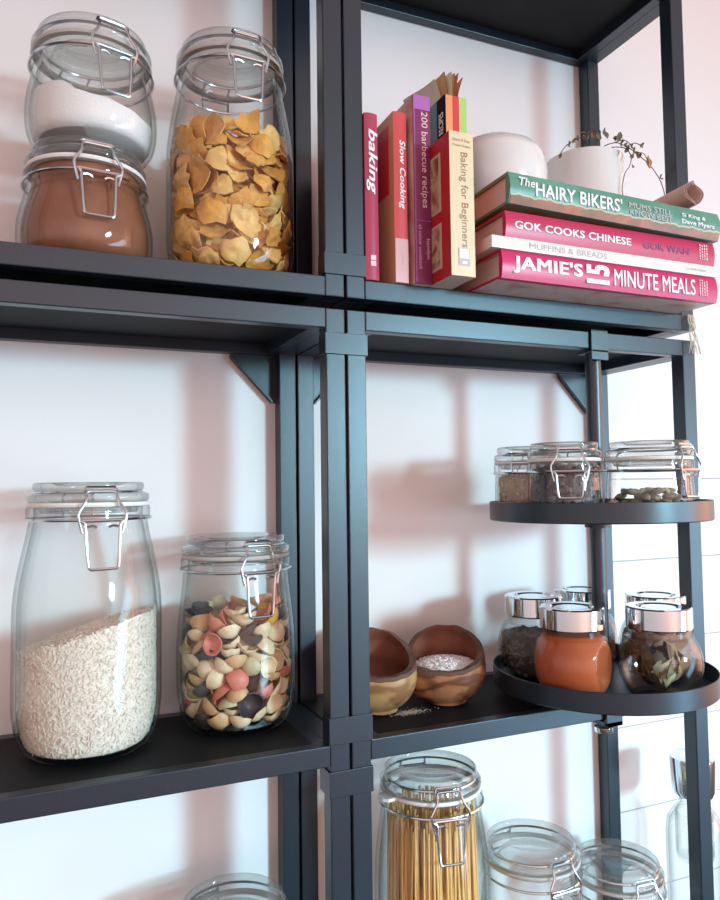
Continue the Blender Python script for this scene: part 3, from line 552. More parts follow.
FLAKES = [(459,42,103,-7,-69,16,2,91),(-280,373,109,6,-72,214,2,108),(-143,-366,128,-69,-46,313,2,86),(335,336,127,11,-82,67,1,99),(-455,-47,109,1,-71,-304,1,90),(394,-262,130,14,85,269,0,88),(-1,472,125,2,-80,154,0,90),(-279,-369,114,-2,-75,-222,1,93),(270,157,222,-146,68,-91,0,109),(-424,253,152,44,103,-7,1,86),(111,-386,160,79,-313,29,1,93),(-7,333,226,-198,85,-65,1,87),(-329,-285,148,-73,10,-76,0,97),(491,-58,184,-69,88,230,0,109),(-113,402,227,-238,-99,66,1,94),(-65,-500,189,126,-28,-309,0,101),(438,227,167,-110,37,251,1,94),(-305,135,198,177,-9,-207,0,100),(374,-212,165,-86,-17,94,1,109),(146,398,237,96,-203,-46,0,93),(-418,-298,300,-4,-105,-248,1,93),(241,-318,232,83,-24,60,1,110),(-202,356,194,-108,99,-263,2,108),(77,-334,199,132,263,-51,1,96),(311,413,261,90,93,-130,0,105),(-427,-149,136,-81,-20,-176,2,109),(40,-412,293,31,49,-7,1,94),(153,330,195,145,116,193,2,106),(-182,-345,291,106,-307,-34,2,93),(310,118,335,-24,-113,-263,0,94),(-113,313,270,-135,-56,-20,1,107),(-56,-375,299,-55,-237,155,2,107),(181,477,277,145,-4,-74,2,100),(-389,-59,274,-183,-3,224,2,92),(478,6,258,-95,-31,102,1,109),(-313,286,311,80,-62,-238,1,99),(185,-298,168,136,41,-21,2,101),(184,300,386,180,-33,181,2,108),(-398,72,210,203,116,125,2,96),(338,-163,339,63,247,-2,0,90),(291,228,354,-132,49,-75,0,103),(-265,-305,226,-95,-9,-70,2,98),(253,-374,394,89,298,59,2,92),(-321,252,263,-52,0,41,2,101),(430,15,565,-173,-153,-104,0,110),(-165,378,323,-63,-6,46,0,93),(-435,97,365,63,-101,130,1,94),(416,-93,306,51,-4,-179,2,108),(-410,102,388,-250,-41,134,1,107),(-387,-113,256,-130,-115,-125,2,100),(309,278,551,106,-281,-51,2,92),(-36,385,332,-18,-64,-125,2,101),(298,-379,384,-81,17,88,2,97),(270,186,666,145,-71,244,2,85),(-191,-269,384,164,20,-15,0,93),(447,294,422,-168,-43,235,0,97),(-290,-459,521,-158,41,-52,0,100),(396,30,401,-55,34,-61,1,85),(318,442,532,157,-11,-66,0,97),(108,-378,426,206,46,-8,1,86),(438,137,488,-204,94,-126,2,92),(-291,326,528,-142,-94,70,1,106),(-486,145,231,134,-4,105,1,98),(285,-134,758,193,-111,68,0,104),(106,499,339,-132,-23,248,1,103),(-71,-397,339,55,-51,147,2,88),(-455,-248,396,-125,46,-62,0,107),(-441,59,594,-101,-198,139,1,100),(167,-383,383,86,-24,-264,1,97),(-325,15,477,37,-186,-42,1,106),(35,496,451,198,-249,-24,1,100),(167,295,547,30,-109,-223,0,97),(-423,-62,352,-122,-125,196,0,96),(486,-215,489,70,116,-285,1,105),(393,146,557,-151,-64,-64,2,96),(230,336,1542,49,300,-77,2,107),(-238,-346,376,92,52,-55,0,100),(28,-437,454,164,-161,2,0,99),(389,-75,454,98,283,35,2,99),(-20,-464,478,-82,58,80,1,87),(285,-396,470,-38,-70,-63,2,94),(104,311,410,-148,-96,-60,2,102),(-405,-95,597,-49,-85,169,0,92),(390,159,748,-194,-48,219,2,109),(-484,-53,420,-131,54,-70,1,89),(-325,362,443,224,-33,-1,2,86),(-136,525,484,159,275,32,0,99),(316,181,765,-65,78,11,1,102),(-477,217,453,51,-109,224,2,97),(-30,-498,584,40,87,186,0,92),(378,-32,554,-44,77,-87,1,88),(-129,363,578,49,-196,-106,1,109),(320,77,534,39,-115,308,0,104),(-23,441,937,-32,52,-280,0,90),(319,-82,513,-143,-38,-223,1,85),(390,209,636,101,52,204,1,93),(-308,134,453,164,6,-242,0,94),(102,-442,650,-7,-103,-110,1,88),(-501,-212,685,-159,46,-115,0,97),(-161,-421,556,-78,-3,-9,0,102),(-254,258,1052,161,104,-182,0,105),(-288,302,544,-84,-136,-237,0,86),(-151,-444,511,113,-20,303,2,95),(-165,-284,783,126,-81,-11,1,94),(59,329,548,139,-38,-273,0,89),(-403,-163,457,61,-11,225,2,109),(-251,220,637,138,-40,-175,1,89),(-314,-246,340,-63,-158,-155,2,94),(428,-67,629,83,-105,64,1,87),(-425,0,880,17,22,-176,1,95),(296,-222,478,-25,223,-115,1,101),(-349,178,517,126,4,-217,2,98),(-353,202,597,-107,19,125,1,105),(492,39,742,-184,118,150,0,106),(296,-290,530,109,-88,-247,1,96),(-254,-217,592,119,-70,-13,0,108),(166,-267,688,152,34,32,0,99),(-102,-352,1284,-35,-85,151,1,105),(262,-174,955,156,9,86,0,102),(239,-384,566,-33,-27,0,1,87),(-220,298,723,24,-83,-106,1,107),(-280,311,1352,202,-1,67,1,104),(363,-164,765,177,-102,43,0,99),(-314,-302,836,181,137,-88,0,103),(-97,418,508,121,28,48,1,99),(291,260,597,134,-41,230,1,102),(-252,-379,630,77,13,303,2,86),(-364,125,838,-150,11,85,1,106),(369,79,998,-39,-95,-200,1,88),(-406,59,559,-90,19,-169,2,106),(-487,-196,821,69,116,107,0,101),(116,-413,523,13,-33,-265,1,88),(-116,432,605,-51,-44,-266,1,89),(-122,-307,1015,134,-53,14,1,109),(151,314,700,-115,-52,-86,1,102),(-273,-195,731,53,111,-197,0,97),(38,323,688,-97,113,49,1,106),(-405,125,828,-165,2,-206,0,94),(360,226,1385,200,-24,-107,0,100),(-319,-2,738,-138,89,172,1,95),(-172,-489,966,-167,-13,7,1,108),(129,-396,466,57,-16,-291,2,97),(32,-364,854,-92,72,-186,2,85),(258,406,617,148,-23,-91,1,86),(325,-342,532,-45,-71,-1,2,97),(378,-238,648,187,-102,100,2,108),(-215,-473,761,189,-49,222,1,92),(142,-406,1256,30,-186,-136,2,95),(-236,-361,769,65,-107,-35,0,87),(-52,-389,804,-50,-79,255,1,102),(-376,-305,1227,-95,-83,-172,0,97),(-94,-439,672,55,-59,-301,2,96),(-61,-446,847,-112,-51,303,2,98),(-499,9,716,113,-36,221,1,88),(122,-423,699,156,61,27,1,91),(-9,-380,742,103,-61,103,2,87),(-352,-328,1017,-26,-79,-222,0,91),(324,-28,831,186,99,181,2,103),(-234,258,860,106,-59,-183,0,93),(273,102,1564,52,-35,-306,0,96),(277,346,689,100,-38,227,2,90),(77,390,772,94,-105,-242,2,93),(-65,-322,749,183,75,27,2,109),(-481,262,717,-157,1,-196,0,107),(-328,-314,918,-48,52,-33,0,90),(476,251,899,165,36,-98,2,104),(53,325,1084,-131,257,36,0,103),(-65,-427,963,-84,-80,297,0,94),(-426,42,1306,-232,61,-167,0,96),(371,-48,1204,61,-74,219,1,109),(346,113,851,94,55,123,1,88),(-422,-191,986,-68,82,52,2,87),(260,-22,1545,36,49,84,0,105),(252,294,825,-48,66,15,1,95),(359,164,898,67,-10,210,2,96),(173,-510,804,-156,-253,28,2,87),(393,-190,1010,125,-107,111,0,99),(538,-33,801,159,-55,-171,1,88),(-415,-21,1042,-115,149,-177,0,86),(-423,-21,1264,82,-25,-151,0,86),(-396,-244,868,137,2,190,1,98),(394,-8,877,-100,-44,-173,1,98),(-209,498,747,157,12,32,2,86),(-127,-308,1160,-55,-109,157,1,108),(163,344,764,7,-102,-205,1,89),(-474,-65,804,-88,-26,-129,1,90),(260,-300,867,133,-89,112,1,85),(-158,488,826,-64,-91,247,0,87),(-177,-315,1394,-113,-35,224,0,101),(281,273,884,-57,-56,-210,1,88),(270,-196,1074,-10,119,-78,0,85),(89,507,575,-106,63,-264,2,94),(371,-13,982,48,-72,274,2,99),(-473,236,1024,-113,92,-156,1,94),(-49,500,712,-105,61,-240,0,109),(247,481,845,161,-15,-61,1,88),(-382,369,819,129,-71,117,0,95),(378,200,1149,183,-96,-109,0,105),(-256,409,1024,142,-2,115,0,99),(407,-323,823,-136,-120,59,1,99),(87,-339,1419,124,59,-29,1,110),(342,-108,1066,73,95,67,0,108),(334,165,1207,102,40,171,0,96),(299,-388,684,-96,-24,31,2,96),(101,410,902,-94,35,284,0,94),(97,-316,940,-110,90,-224,0,104),(258,-378,840,193,-9,-225,1,89),(-226,262,1464,-44,-82,-37,1,108),(323,-320,937,75,-76,81,2,94),(-361,106,1117,67,-55,-108,2,97),(-366,-39,1216,-94,78,283,0,95),(77,-488,1042,-32,-233,-115,2,109),(-435,-67,981,82,-82,-138,0,86),(407,174,1070,125,-98,217,2,103),(44,-411,1312,196,229,24,0,95),(172,-501,1133,-166,12,2,1,98),(-270,-162,1310,-158,-5,241,0,109),(-366,-247,1041,76,-1,244,0,94),(-353,342,913,119,-33,80,2,95),(231,-388,935,-80,36,-262,2,96),(-192,456,1450,169,13,14,1,99),(-443,-221,1166,-50,95,2,0,102),(422,-32,1062,89,35,136,1,100),(129,-340,780,108,48,44,2,92),(-84,468,846,97,-17,66,0,102),(-204,-376,1248,-39,-147,91,1,106),(-83,429,1149,136,-229,66,1,89),(171,-389,876,114,41,21,1,87),(-496,197,920,-145,-59,-213,2,107),(-121,338,1334,-36,-93,-97,0,96),(-316,120,1046,-135,32,158,0,89),(20,337,1240,-117,76,65,2,110),(-534,14,1056,-151,-59,-170,2,96),(531,87,1198,-166,-37,184,0,95),(-143,378,1154,-45,-50,-34,2,98),(-512,63,1114,110,-69,201,1,93),(-275,319,1109,-76,-44,-227,1,92),(191,-451,1058,-195,5,-16,2,100),(-248,-428,1162,-218,42,-115,2,104),(-290,434,974,40,-141,185,2,87),(458,-51,1387,-217,-24,152,0,105),(359,174,1042,-129,107,-48,2,94),(370,109,1410,-93,104,-68,0,93),(344,275,739,96,32,223,2,108),(-43,375,1362,-188,-217,-29,0,98),(362,-223,1186,-73,-2,-213,1,101),(248,-456,1224,-128,-84,8,0,93),(-375,185,1150,26,-8,-154,2,102),(233,335,1210,-50,-97,-159,2,102),(-112,354,1000,80,-85,-148,2,85),(-388,359,1298,168,1,77,0,91),(348,-256,1435,-189,121,102,0,109),(-372,190,1210,15,14,-296,2,88),(181,307,1170,-111,-42,-96,0,90),(-213,367,1180,35,18,-262,1,96),(-392,359,1089,160,1,113,2,99),(294,338,1014,-141,-131,-83,1,98),(-20,267,1531,-10,46,120,0,104),(-60,522,1130,86,117,-61,1,97),(-16,-380,1234,-18,71,-188,2,101),(66,435,1062,-99,285,-39,2,90),(296,213,1533,54,52,208,0,102),(34,404,1432,-146,234,-28,0,91),(-378,130,1332,43,61,-245,2,107),(-350,0,1449,-13,92,290,1,102),(-442,-236,1412,-145,78,-88,1,109),(152,486,948,-23,-97,149,2,107),(242,-281,1178,-54,-75,267,1,105),(227,330,962,64,-45,256,2,103),(-419,-8,1334,-46,-1,150,2,102),(404,-16,1432,-77,108,-129,0,94),(356,213,1307,-106,-99,-119,0,101),(-359,122,1446,-81,25,132,0,104),(201,-411,1355,-145,-237,-6,1,103),(153,311,1536,49,13,284,0,103),(525,62,961,-3,-182,11,2,96),(-43,-406,1378,71,-101,16,0,95),(392,-182,1285,-81,73,-190,1,92),(188,413,1330,-117,18,225,0,87),(334,338,1053,65,-67,37,1,95),(170,-348,1485,82,-35,50,1,101),(306,-271,1079,-1,88,-138,2,107),(36,-443,1074,107,-56,6,1,90),(137,402,815,108,10,249,2,87),(323,-221,1435,-112,-59,-229,0,100),(-341,-94,1495,114,-21,-96,0,94),(121,519,1241,150,308,-10,0,94),(-50,-433,1142,-71,-14,300,1,93),(306,418,1358,169,-55,-67,0,100),(203,-312,1088,105,25,-14,2,98),(-267,266,1356,114,-19,-238,1,95),(30,-332,1149,6,-115,150,0,88)]
rn = random.Random(8)
for q in FLAKES:
    if q[2] > 1340: continue
    o = bpy.data.objects.new('cornflake', fm[q[6]+(3 if rn.random() < .45 else 0)]); C.objects.link(o)
    o.location = (J_FLAK[0]+q[0]/1e4, J_FLAK[1]+q[1]/1e4, J_FLAK[2]+q[2]/1e4); o.rotation_euler = (q[3]/100, q[4]/100, q[5]/100); s = q[7]/100*.97; o.scale = (s, s, s)
    tag(o, 'golden cornflake inside the tall jar on the upper shelf', 'cornflake', 'cornflakes in the jar')
bm = bmesh.new(); lathe_out(bm, [(0, .0078), (.032, .0078), (.0330, .05), (.0325, .108), (.024, .117), (.012, .123), (0, .125)], n=40)
for v in bm.verts: v.co += Vector((noise.noise(v.co*110), noise.noise(v.co*110+Vector((5, 0, 0))), 0))*.0022
o = obj('cornflake_filling', bm, M['flake'], loc=J_FLAK); tag(o, 'crushed cornflakes packed in the middle of the cereal jar', 'cornflakes', kind='stuff')

# spaghetti ----------------------------------------------------
M['spag'] = mat('dry spaghetti', (.90, .58, .22), .45, 0, .4, var=.15, vscale=30)
def strand(i, rn):
    bm = bmesh.new(); L = .260+rn.uniform(-.014, .006); b1, b2 = rn.gauss(0, .0012), rn.gauss(0, .0012)
    tube(bm, [(b1*math.sin(PI*j/5), b2*math.sin(PI*j/5), L*j/5) for j in range(6)], .00110, 6)
    return mesh_from(bm, 'spaghetti_strand', M['spag'])
rn = random.Random(2); sm = [strand(i, rn) for i in range(6)]
cnt = 0
for ring, (rr, cnt_) in enumerate(((.0430, 100), (.0395, 80), (.032, 52), (.022, 32), (.010, 14))):
    for i in range(cnt_):
        a = 2*PI*i/cnt_+rn.uniform(-.02, .02); r1 = rr+rn.uniform(-.001, .001); a2 = a+rn.gauss(0, .05); r2 = min(.0400, rr*.93+rn.uniform(-.003, .001))
        p0 = Vector((r1*math.cos(a), r1*math.sin(a), .0085)); p1 = Vector((r2*math.cos(a2), r2*math.sin(a2), .262))
        o = bpy.data.objects.new('spaghetti_strand', rn.choice(sm)); C.objects.link(o)
        o.rotation_mode = 'QUATERNION'; o.rotation_quaternion = Vector((0, 0, 1)).rotation_difference(p1-p0); o.location = Vector(J_SPAG)+p0
        tag(o, 'dry yellow spaghetti strand upright in the tall jar', 'spaghetti', 'spaghetti strands in the jar')
bm = bmesh.new(); lathe_out(bm, [(0, .0085), (.036, .0085), (.034, .205), (.030, .212), (0, .214)], n=90)
for i, v in enumerate(bm.verts):
    f = 1+.03*math.sin(math.atan2(v.co.y, v.co.x)*45); v.co.x *= f; v.co.y *= f
o = obj('spaghetti_bundle', bm, M['spag'], loc=J_SPAG); tag(o, 'dense bundle of spaghetti in the core of the tall jar', 'spaghetti', kind='stuff')
# ------------------------------------------------------------------ small clip-top jars on the upper tray
def polar(a, r): return SX+r*math.cos(math.radians(a)), SY+r*math.sin(math.radians(a))
def small_jar(label, ang, rr, kr, off):
    x, y = polar(ang, rr); z = TZU+.0015
    t = clip_jar('small_clip_top_jar', label, (x, y, z), .0476, .0796, off, seal='rubber_white', ws=.92/kr, low=.0235); t.scale = (kr, kr, .9)
    return (x, y, z), (kr, kr, .9)
def content(name, bm, mats, loc, scl, label, cat, **k):
    o = obj(name, bm, mats, auto=60); o.location = loc; o.scale = scl; tag(o, label, cat, kind='stuff'); return o
p1, s1 = small_jar('small clip-top jar of dark dried spice, middle one on the upper tray', 204, .0670, .700, 8)
p2, s2 = small_jar('small clip-top jar of grey-green seed pods, widest one on the upper tray', 277, .0630, .800, 58)
p3, s3 = small_jar('small clip-top jar of beige contents behind the others on the upper tray', 143, .0668, .695, 170)
def lumps(bm, R, H, top, gap, amp, fr, seed):
    fill_mass(bm, R, H, top, gap=gap, rows=20)
    for v in bm.verts:
        d = noise.noise(v.co*fr+Vector((seed, 0, 0)))
        if math.hypot(v.co.x, v.co.y) > .01: v.co.x *= 1+d*amp; v.co.y *= 1+d*amp
def chips(bm, R, H, top, n, size, seed, mi, gap=.001):
    """many little bits pressed against the glass and lying on top"""
    rq = random.Random(seed)
    for i in range(n):
        a = rq.uniform(0, 2*PI)
        if rq.random() < .75:
            z = rq.uniform(.010, top(0, 0)); r = inner_r(R, H, z)-gap-size*.3
        else:
            r = (R-.006)*math.sqrt(rq.random()); z = top(0, 0)+rq.uniform(0, size*.4); r = min(r, inner_r(R, H, z)-size)
        p = Vector((r*math.cos(a), r*math.sin(a), z)); L = size*rq.uniform(.6, 1.3)
        grain_mesh(bm, p, Vector((-math.sin(a)+rq.gauss(0, .4), math.cos(a)+rq.gauss(0, .4), rq.gauss(0, .8))), L, L*.28, mi if rq.random() < .6 else 0)
M['darkspice'] = mat('dark dried spice', (.075, .060, .072), .6, var=.5, vscale=120)
M['darkspice2'] = mat('dark spice bits', (.14, .11, .12), .45)
bm = bmesh.new(); tp = lambda x, y: .052+.002*noise.noise(Vector((x*80, y*80, 0))); lumps(bm, .0476, .0796, tp, .004, .05, 160, 1); chips(bm, .0476, .0796, tp, 420, .009, 3, 1)
content('dried_spice', bm, [M['darkspice'], M['darkspice2']], p1, s1, 'dark purple-grey dried spice filling the middle small jar', 'spice')
M['beige'] = mat('beige ground spice', (.58, .42, .29), .8, var=.25, vscale=150)
M['beige2'] = mat('beige bits', (.68, .53, .38), .7)
bm = bmesh.new(); tp = lambda x, y: .046+.002*noise.noise(Vector((x*80, y*80, 4))); lumps(bm, .0476, .0796, tp, .0035, .03, 160, 2); chips(bm, .0476, .0796, tp, 300, .006, 5, 1)
content('beige_spice', bm, [M['beige'], M['beige2']], p3, s3, 'beige spice filling the small jar at the back of the upper tray', 'spice')
# seed pods in the wide jar: one by one
M['pod'] = mat('grey green pod', (.30, .285, .20), .6, var=.35, vscale=160, bump=.4, bscale=300)
def pod_mesh(v):
    bm = bmesh.new(); L, r = [.013, .0115, .0145][v], [.0033, .0036, .0030][v]; pr = []
    for i in range(9):
        t = i/8; pr.append((r*math.sin(PI*t)**.8*(1-.25*t), L*(t-.5)))
    pr[0] = (0, pr[0][1]); pr[-1] = (0, pr[-1][1]); lathe(bm, pr, n=12)
    for w in bm.verts:
        a = math.atan2(w.co.y, w.co.x); f = 1+.10*math.cos(3*a); w.co.x *= f; w.co.y *= f
    bmesh.ops.recalc_face_normals(bm, faces=bm.faces); return mesh_from(bm, 'seed_pod', M['pod'])
pods = [pod_mesh(v) for v in range(3)]; rq = random.Random(12); placed = []
for lay in range(4):
    for i in range(17):
        for tr_ in range(20):
            a = rq.uniform(0, 2*PI); r = .0265*math.sqrt(rq.random()); z = .0105+lay*.0052+rq.uniform(-.0008, .0008)
            p = Vector((r*math.cos(a), r*math.sin(a), z))
            if all((p-q).length > .0075 for q in placed): break
        placed.append(p); o = bpy.data.objects.new('seed_pod', pods[rq.randrange(3)]); C.objects.link(o); o.location = Vector(p2)+p; o.rotation_euler = (PI/2+rq.gauss(0, .25), rq.gauss(0, .2), rq.uniform(0, 6.3))
        tag(o, 'grey-green seed pod lying in the wide jar on the upper tray', 'seed pod', 'seed pods in the wide jar')

# ------------------------------------------------------------------ round spice jars with chrome caps on the lower tray
SR, SCL = .0369, .0305
def sp_r(z, R=SR):
    if z > .0555: return .0262
    return R*math.sqrt(max(.02, 1-((z-.031)/.0405)**2))
def spice_jar(label, ang, rr, turn=0):
    x, y = polar(ang, rr); z = TZL+.0015
    t = thing('spice_jar', label, 'spice jar', (x, y, z), (0, 0, math.radians(ang+90+turn)), 'round spice jars with chrome caps')
    zo = [.0004]+[.0035*i for i in range(1, 16)]+[.0545, .0562, .0620]
    pr = [(0, .002), (.018, .0012), (.0215, 0)]+[(sp_r(q), q) for q in zo[1:]]
    inn = [(sp_r(q)-.0016, q) for q in reversed(zo[1:])]
    pr += [(.0246, .0620)]+inn[1:]+[(.018, .0034), (0, .0034)]
    bm = bmesh.new(); lathe(bm, pr, n=96, squash=SCL)
    nn = [v for v in bm.verts]
    for v in nn:                                                # inner wall stays inside the flat outer wall
        pass
    bmesh.ops.recalc_face_normals(bm, faces=bm.faces); obj('jar_body', bm, M['glass_thin'], t, auto=30)
    pr = [(0, .0815), (.0150, .0815), (.0165, .0806), (.0185, .0806), (.0200, .0822), (.0278, .0824), (.0290, .0812), (.0290, .0638), (.0282, .0626), (.0264, .0626), (.0264, .0795), (0, .0795)]
    bm = bmesh.new(); lathe_out(bm, pr, n=80); obj('cap', bm, M['chrome'], t, auto=30)
    return (x, y, z), math.radians(ang+90+turn)
def spice_fill(pos, rz, top, mats, name, label, cat, amp=0, fr=150, n=0, size=.006, seed=1, gap=.0022):
    bm = bmesh.new(); rf = lambda z: sp_r(z)
    fill_mass(bm, SR, .08, top, gap=gap, zb=.0042, rows=26, rin=rf, n=96)
    for v in bm.verts:
        v.co.x = max(-SCL+.0022, min(SCL-.0022, v.co.x))
        if amp:
            d = noise.noise(v.co*fr+Vector((seed, 0, 0)))-.4; v.co.x *= 1+d*amp; v.co.y *= 1+d*amp
    rq = random.Random(seed)
    for i in range(n):
        a = rq.uniform(0, 2*PI); z = rq.uniform(.006, top(0, 0)) if rq.random() < .75 else top(0, 0)+.001
        r = sp_r(z)-.0026-size*.25; r = r if z < top(0, 0) else r*math.sqrt(rq.random())*.9
        x = max(-SCL+.0030, min(SCL-.0030, r*math.cos(a))); L = size*rq.uniform(.5, 1.2)
        grain_mesh(bm, Vector((x, r*math.sin(a), z)), Vector((-math.sin(a)+rq.gauss(0, .4), math.cos(a)+rq.gauss(0, .4), rq.gauss(0, .7))), L, L*.2, len(mats)-1 if rq.random() < .6 else 0)
    o = obj(name, bm, mats, auto=60); o.location = pos; o.rotation_euler = (0, 0, rz); tag(o, label, cat, kind='stuff')
M['paprika'] = mat('paprika powder', (.52, .115, .038), .8, 0, .2, var=.16, vscale=35, bump=.25, bscale=300)
M['herb'] = mat('dark dried herb', (.075, .062, .050), .75, var=.4, vscale=140); M['herb2'] = mat('dried herb bits', (.17, .135, .095), .7)
M['brown'] = mat('brown ground spice', (.34, .17, .10), .8, var=.2, vscale=60); M['brown2'] = mat('brown spice bits', (.45, .26, .16), .7)
p, r = spice_jar('round chrome-capped spice jar full of orange paprika powder', 206, .0646); spice_fill(p, r, lambda x, y: .0575, [M['paprika']], 'paprika', 'orange paprika powder filling the front round spice jar', 'paprika', gap=.0018)
p, r = spice_jar('round chrome-capped spice jar of dark dried herbs, nearest the wooden bowls', 135, .0646); spice_fill(p, r, lambda x, y: .044+.003*noise.noise(Vector((x*90, y*90, 0))), [M['herb'], M['herb2']], 'dried_herbs', 'dark dried herbs in the round spice jar nearest the wooden bowls', 'herbs', .05, 170, 500, .008, 2, .004)
p, r = spice_jar('round chrome-capped spice jar half hidden behind the swivel pole', 65, .0646); spice_fill(p, r, lambda x, y: .030+.002*noise.noise(Vector((x*90, y*90, 2))), [M['brown'], M['brown2']], 'brown_spice', 'brown spice in the round jar behind the swivel pole', 'spice', .03, 170, 200, .005, 3, .003)
p, r = spice_jar('round chrome-capped spice jar of reddish brown spice behind the bay leaf jar', 353, .0646); spice_fill(p, r, lambda x, y: .046+.002*noise.noise(Vector((x*90, y*90, 6))), [M['brown'], M['brown2']], 'brown_spice', 'reddish brown spice in the round jar behind the bay leaves', 'spice', .03, 170, 260, .006, 5, .003)
pB, rB = spice_jar('round chrome-capped spice jar of loose dried bay leaves at the front right', 281, .0646)
def leaf_mesh(L, Wd, m, bend=.25, fold=.5, seed=0, n=9):
    bm = bmesh.new(); rows = []; rs = random.Random(seed); ph = rs.uniform(0, 6)
    for i in range(n):
        t = i/(n-1); w = Wd/2*math.sin(PI*t**.85)**.8+.0002; y = L*(t-.5); z = bend*L*(t-.5)**2*2
        row = []
        for j in range(-2, 3):
            u = j/2; row.append((u*w, y, z+fold*abs(u)*w+.0010*math.sin(8*t+ph)*abs(u)))
        rows.append(row)
    for side in (0, 1):
        vs = [[bm.verts.new((x, y, z+(.0005 if side else 0))) for x, y, z in row] for row in rows]
        for a, b in zip(vs, vs[1:]):
            for j in range(4):
                f = (a[j], a[j+1], b[j+1], b[j]); bm.faces.new(f if side else f[::-1])
    bmesh.ops.remove_doubles(bm, verts=bm.verts, dist=.00001)
    return mesh_from(bm, 'leaf', m, True, 60)
LC = [mat('olive bay leaf', (.17, .155, .085), .5, var=.3, vscale=60), mat('brown bay leaf', (.17, .10, .065), .5, var=.3, vscale=60), mat('dark bay leaf', (.075, .065, .050), .5, var=.3, vscale=60), mat('pale bay leaf', (.48, .46, .26), .5, var=.2, vscale=60)]
lm = [leaf_mesh(.046-.004*v, .024-.002*v, LC[k_], .35+.2*v, .35, v) for k_ in range(4) for v in range(2)]
rq = random.Random(6)
for i in range(30):
    k_ = [0, 2, 1, 2, 0, 2, 1][i % 7] if i not in (5, 17) else 3
    o = bpy.data.objects.new('bay_leaf', lm[k_*2+rq.randrange(2)]); C.objects.link(o)
    a = rq.uniform(0, 2*PI) if k_ != 3 else math.radians(250+20*(i == 5)); z = .022+.014*rq.random(); rr = .0165-.25*abs(z-.031)
    c = Vector((rr*math.cos(a), rr*math.sin(a), z)); 
    q = Vector((0, 0, -1)).rotation_difference(Vector((math.cos(a), math.sin(a), rq.uniform(-.25, .25)))) @ Quaternion((0, 0, 1), rq.uniform(0, 6.3))
    o.rotation_mode = 'QUATERNION'; o.rotation_quaternion = q; s = .80; o.scale = (s, s, s); o.location = Vector(pB)+c
    tag(o, 'dried bay leaf inside the round spice jar at the front right', 'bay leaf', 'bay leaves in the spice jar')

# ------------------------------------------------------------------ olive wood bowls
M['olive'] = wood_mat('olive wood outside', (.40, .175, .085), (.34, .14, .065), (.16, .06, .032), 15, 17, .38, (.5, .5, 1.2), .38)
M['olive_in'] = wood_mat('olive wood inside', (.22, .075, .042), (.20, .066, .038), (.16, .05, .03), 20, 6, .5, (.6, 1, .8))
M['olive_pale'] = wood_mat('pale olive wood outside', (.50, .30, .125), (.44, .25, .10), (.26, .13, .055), 15, 12, .38, (.5, .5, 1), .6)
M['bark'] = mat('dark bark edge', (.15, .075, .05), .8, var=.4, vscale=90, bump=.6, bscale=150)
def wood_bowl(label, loc, a, b, c, rim, hi, tip, out, group):
    t = thing('wooden_bowl', label, 'bowl', loc, group=group)
    bm = bmesh.new(); nth, nj = 72, 16; th = .006
    def R(th_):
        f = 1+.19*max(0, math.cos(th_-tip))**8
        return f
    def zr(t_): return rim(t_)+.0018*noise.noise(Vector((math.cos(t_)*3, math.sin(t_)*3, 1)))
    def P(t_, z, ins):
        cc = c; w = max(0.0, 1-((z-cc)/cc)**2) if z < cc else 1-((z-cc)/(cc*1.75))**2
        rr = math.sqrt(max(.0, w)); aa, bb = a-ins, b-ins
        return Vector((aa*rr*R(t_)*math.cos(t_), bb*rr*R(t_)*math.sin(t_), z))
    outer, inner = [], []
    for i in range(nth):
        t_ = 2*PI*i/nth; h = zr(t_); co, ci = [], []
        for j in range(nj+1):
            z = h*(1-math.cos(PI/2*j/nj))
            p = P(t_, max(z, .0), 0)
            if j == 0: p = Vector((a*.35*math.cos(t_), b*.35*math.sin(t_), 0))
            elif math.hypot(p.x, p.y) < a*.38 and z < .01: p = Vector((a*(.35+.05*j)*math.cos(t_), b*(.35+.05*j)*math.sin(t_), z))
            co.append(bm.verts.new(p))
        for j in range(nj+1):
            z = .008+(h-.008)*(1-math.cos(PI/2*j/nj)); q = P(t_, z, th)
            s = min(1.0, .35+.65*math.sqrt(j/nj)); q.x *= s if j < nj else 1; q.y *= s if j < nj else 1
            ci.append(bm.verts.new(q))
        outer.append(co); inner.append(ci)
    c0 = bm.verts.new((0, 0, 0)); c1 = bm.verts.new((0, 0, .0075))
    for i in range(nth):
        k = (i+1) % nth
        bm.faces.new((c0, outer[k][0], outer[i][0])); f = bm.faces.new((c1, inner[i][0], inner[k][0])); f.material_index = 1
        for j in range(nj):
            bm.faces.new((outer[i][j], outer[k][j], outer[k][j+1], outer[i][j+1])).material_index = 2 if j >= nj-1 else 0
            bm.faces.new((inner[k][j], inner[i][j], inner[i][j+1], inner[k][j+1])).material_index = 1
        bm.faces.new((outer[i][nj], outer[k][nj], inner[k][nj], inner[i][nj])).material_index = 2
    bmesh.ops.recalc_face_normals(bm, faces=bm.faces)
    obj('bowl_body', bm, [out, M['olive_in'], M['bark']], t, auto=60)
    return t
hi = math.radians(58)
rimf = lambda t: .0400+.0315*(.5+.5*math.cos(t-hi))**1.6-.002*math.cos(2*(t-hi))
BW = (.1285, .0670, MF)
bw = wood_bowl('rustic olive wood bowl holding white salt, beside the round tray', BW, .0385, .0400, .033, rimf, hi, math.radians(190), M['olive'], 'rustic olive wood bowls')
bm = bmesh.new(); lathe_out(bm, [(0, 0), (.0032, 0), (.0032, .0008), (0, .0008)], n=16)
kn = obj('wood_knot', bm, M['bark'], bw, auto=30); kn.location = (-.0150, -.0352, .0360); kn.rotation_euler = (PI/2-.1, 0, -.38)
bm = bmesh.new(); rq = random.Random(9)
rings = []
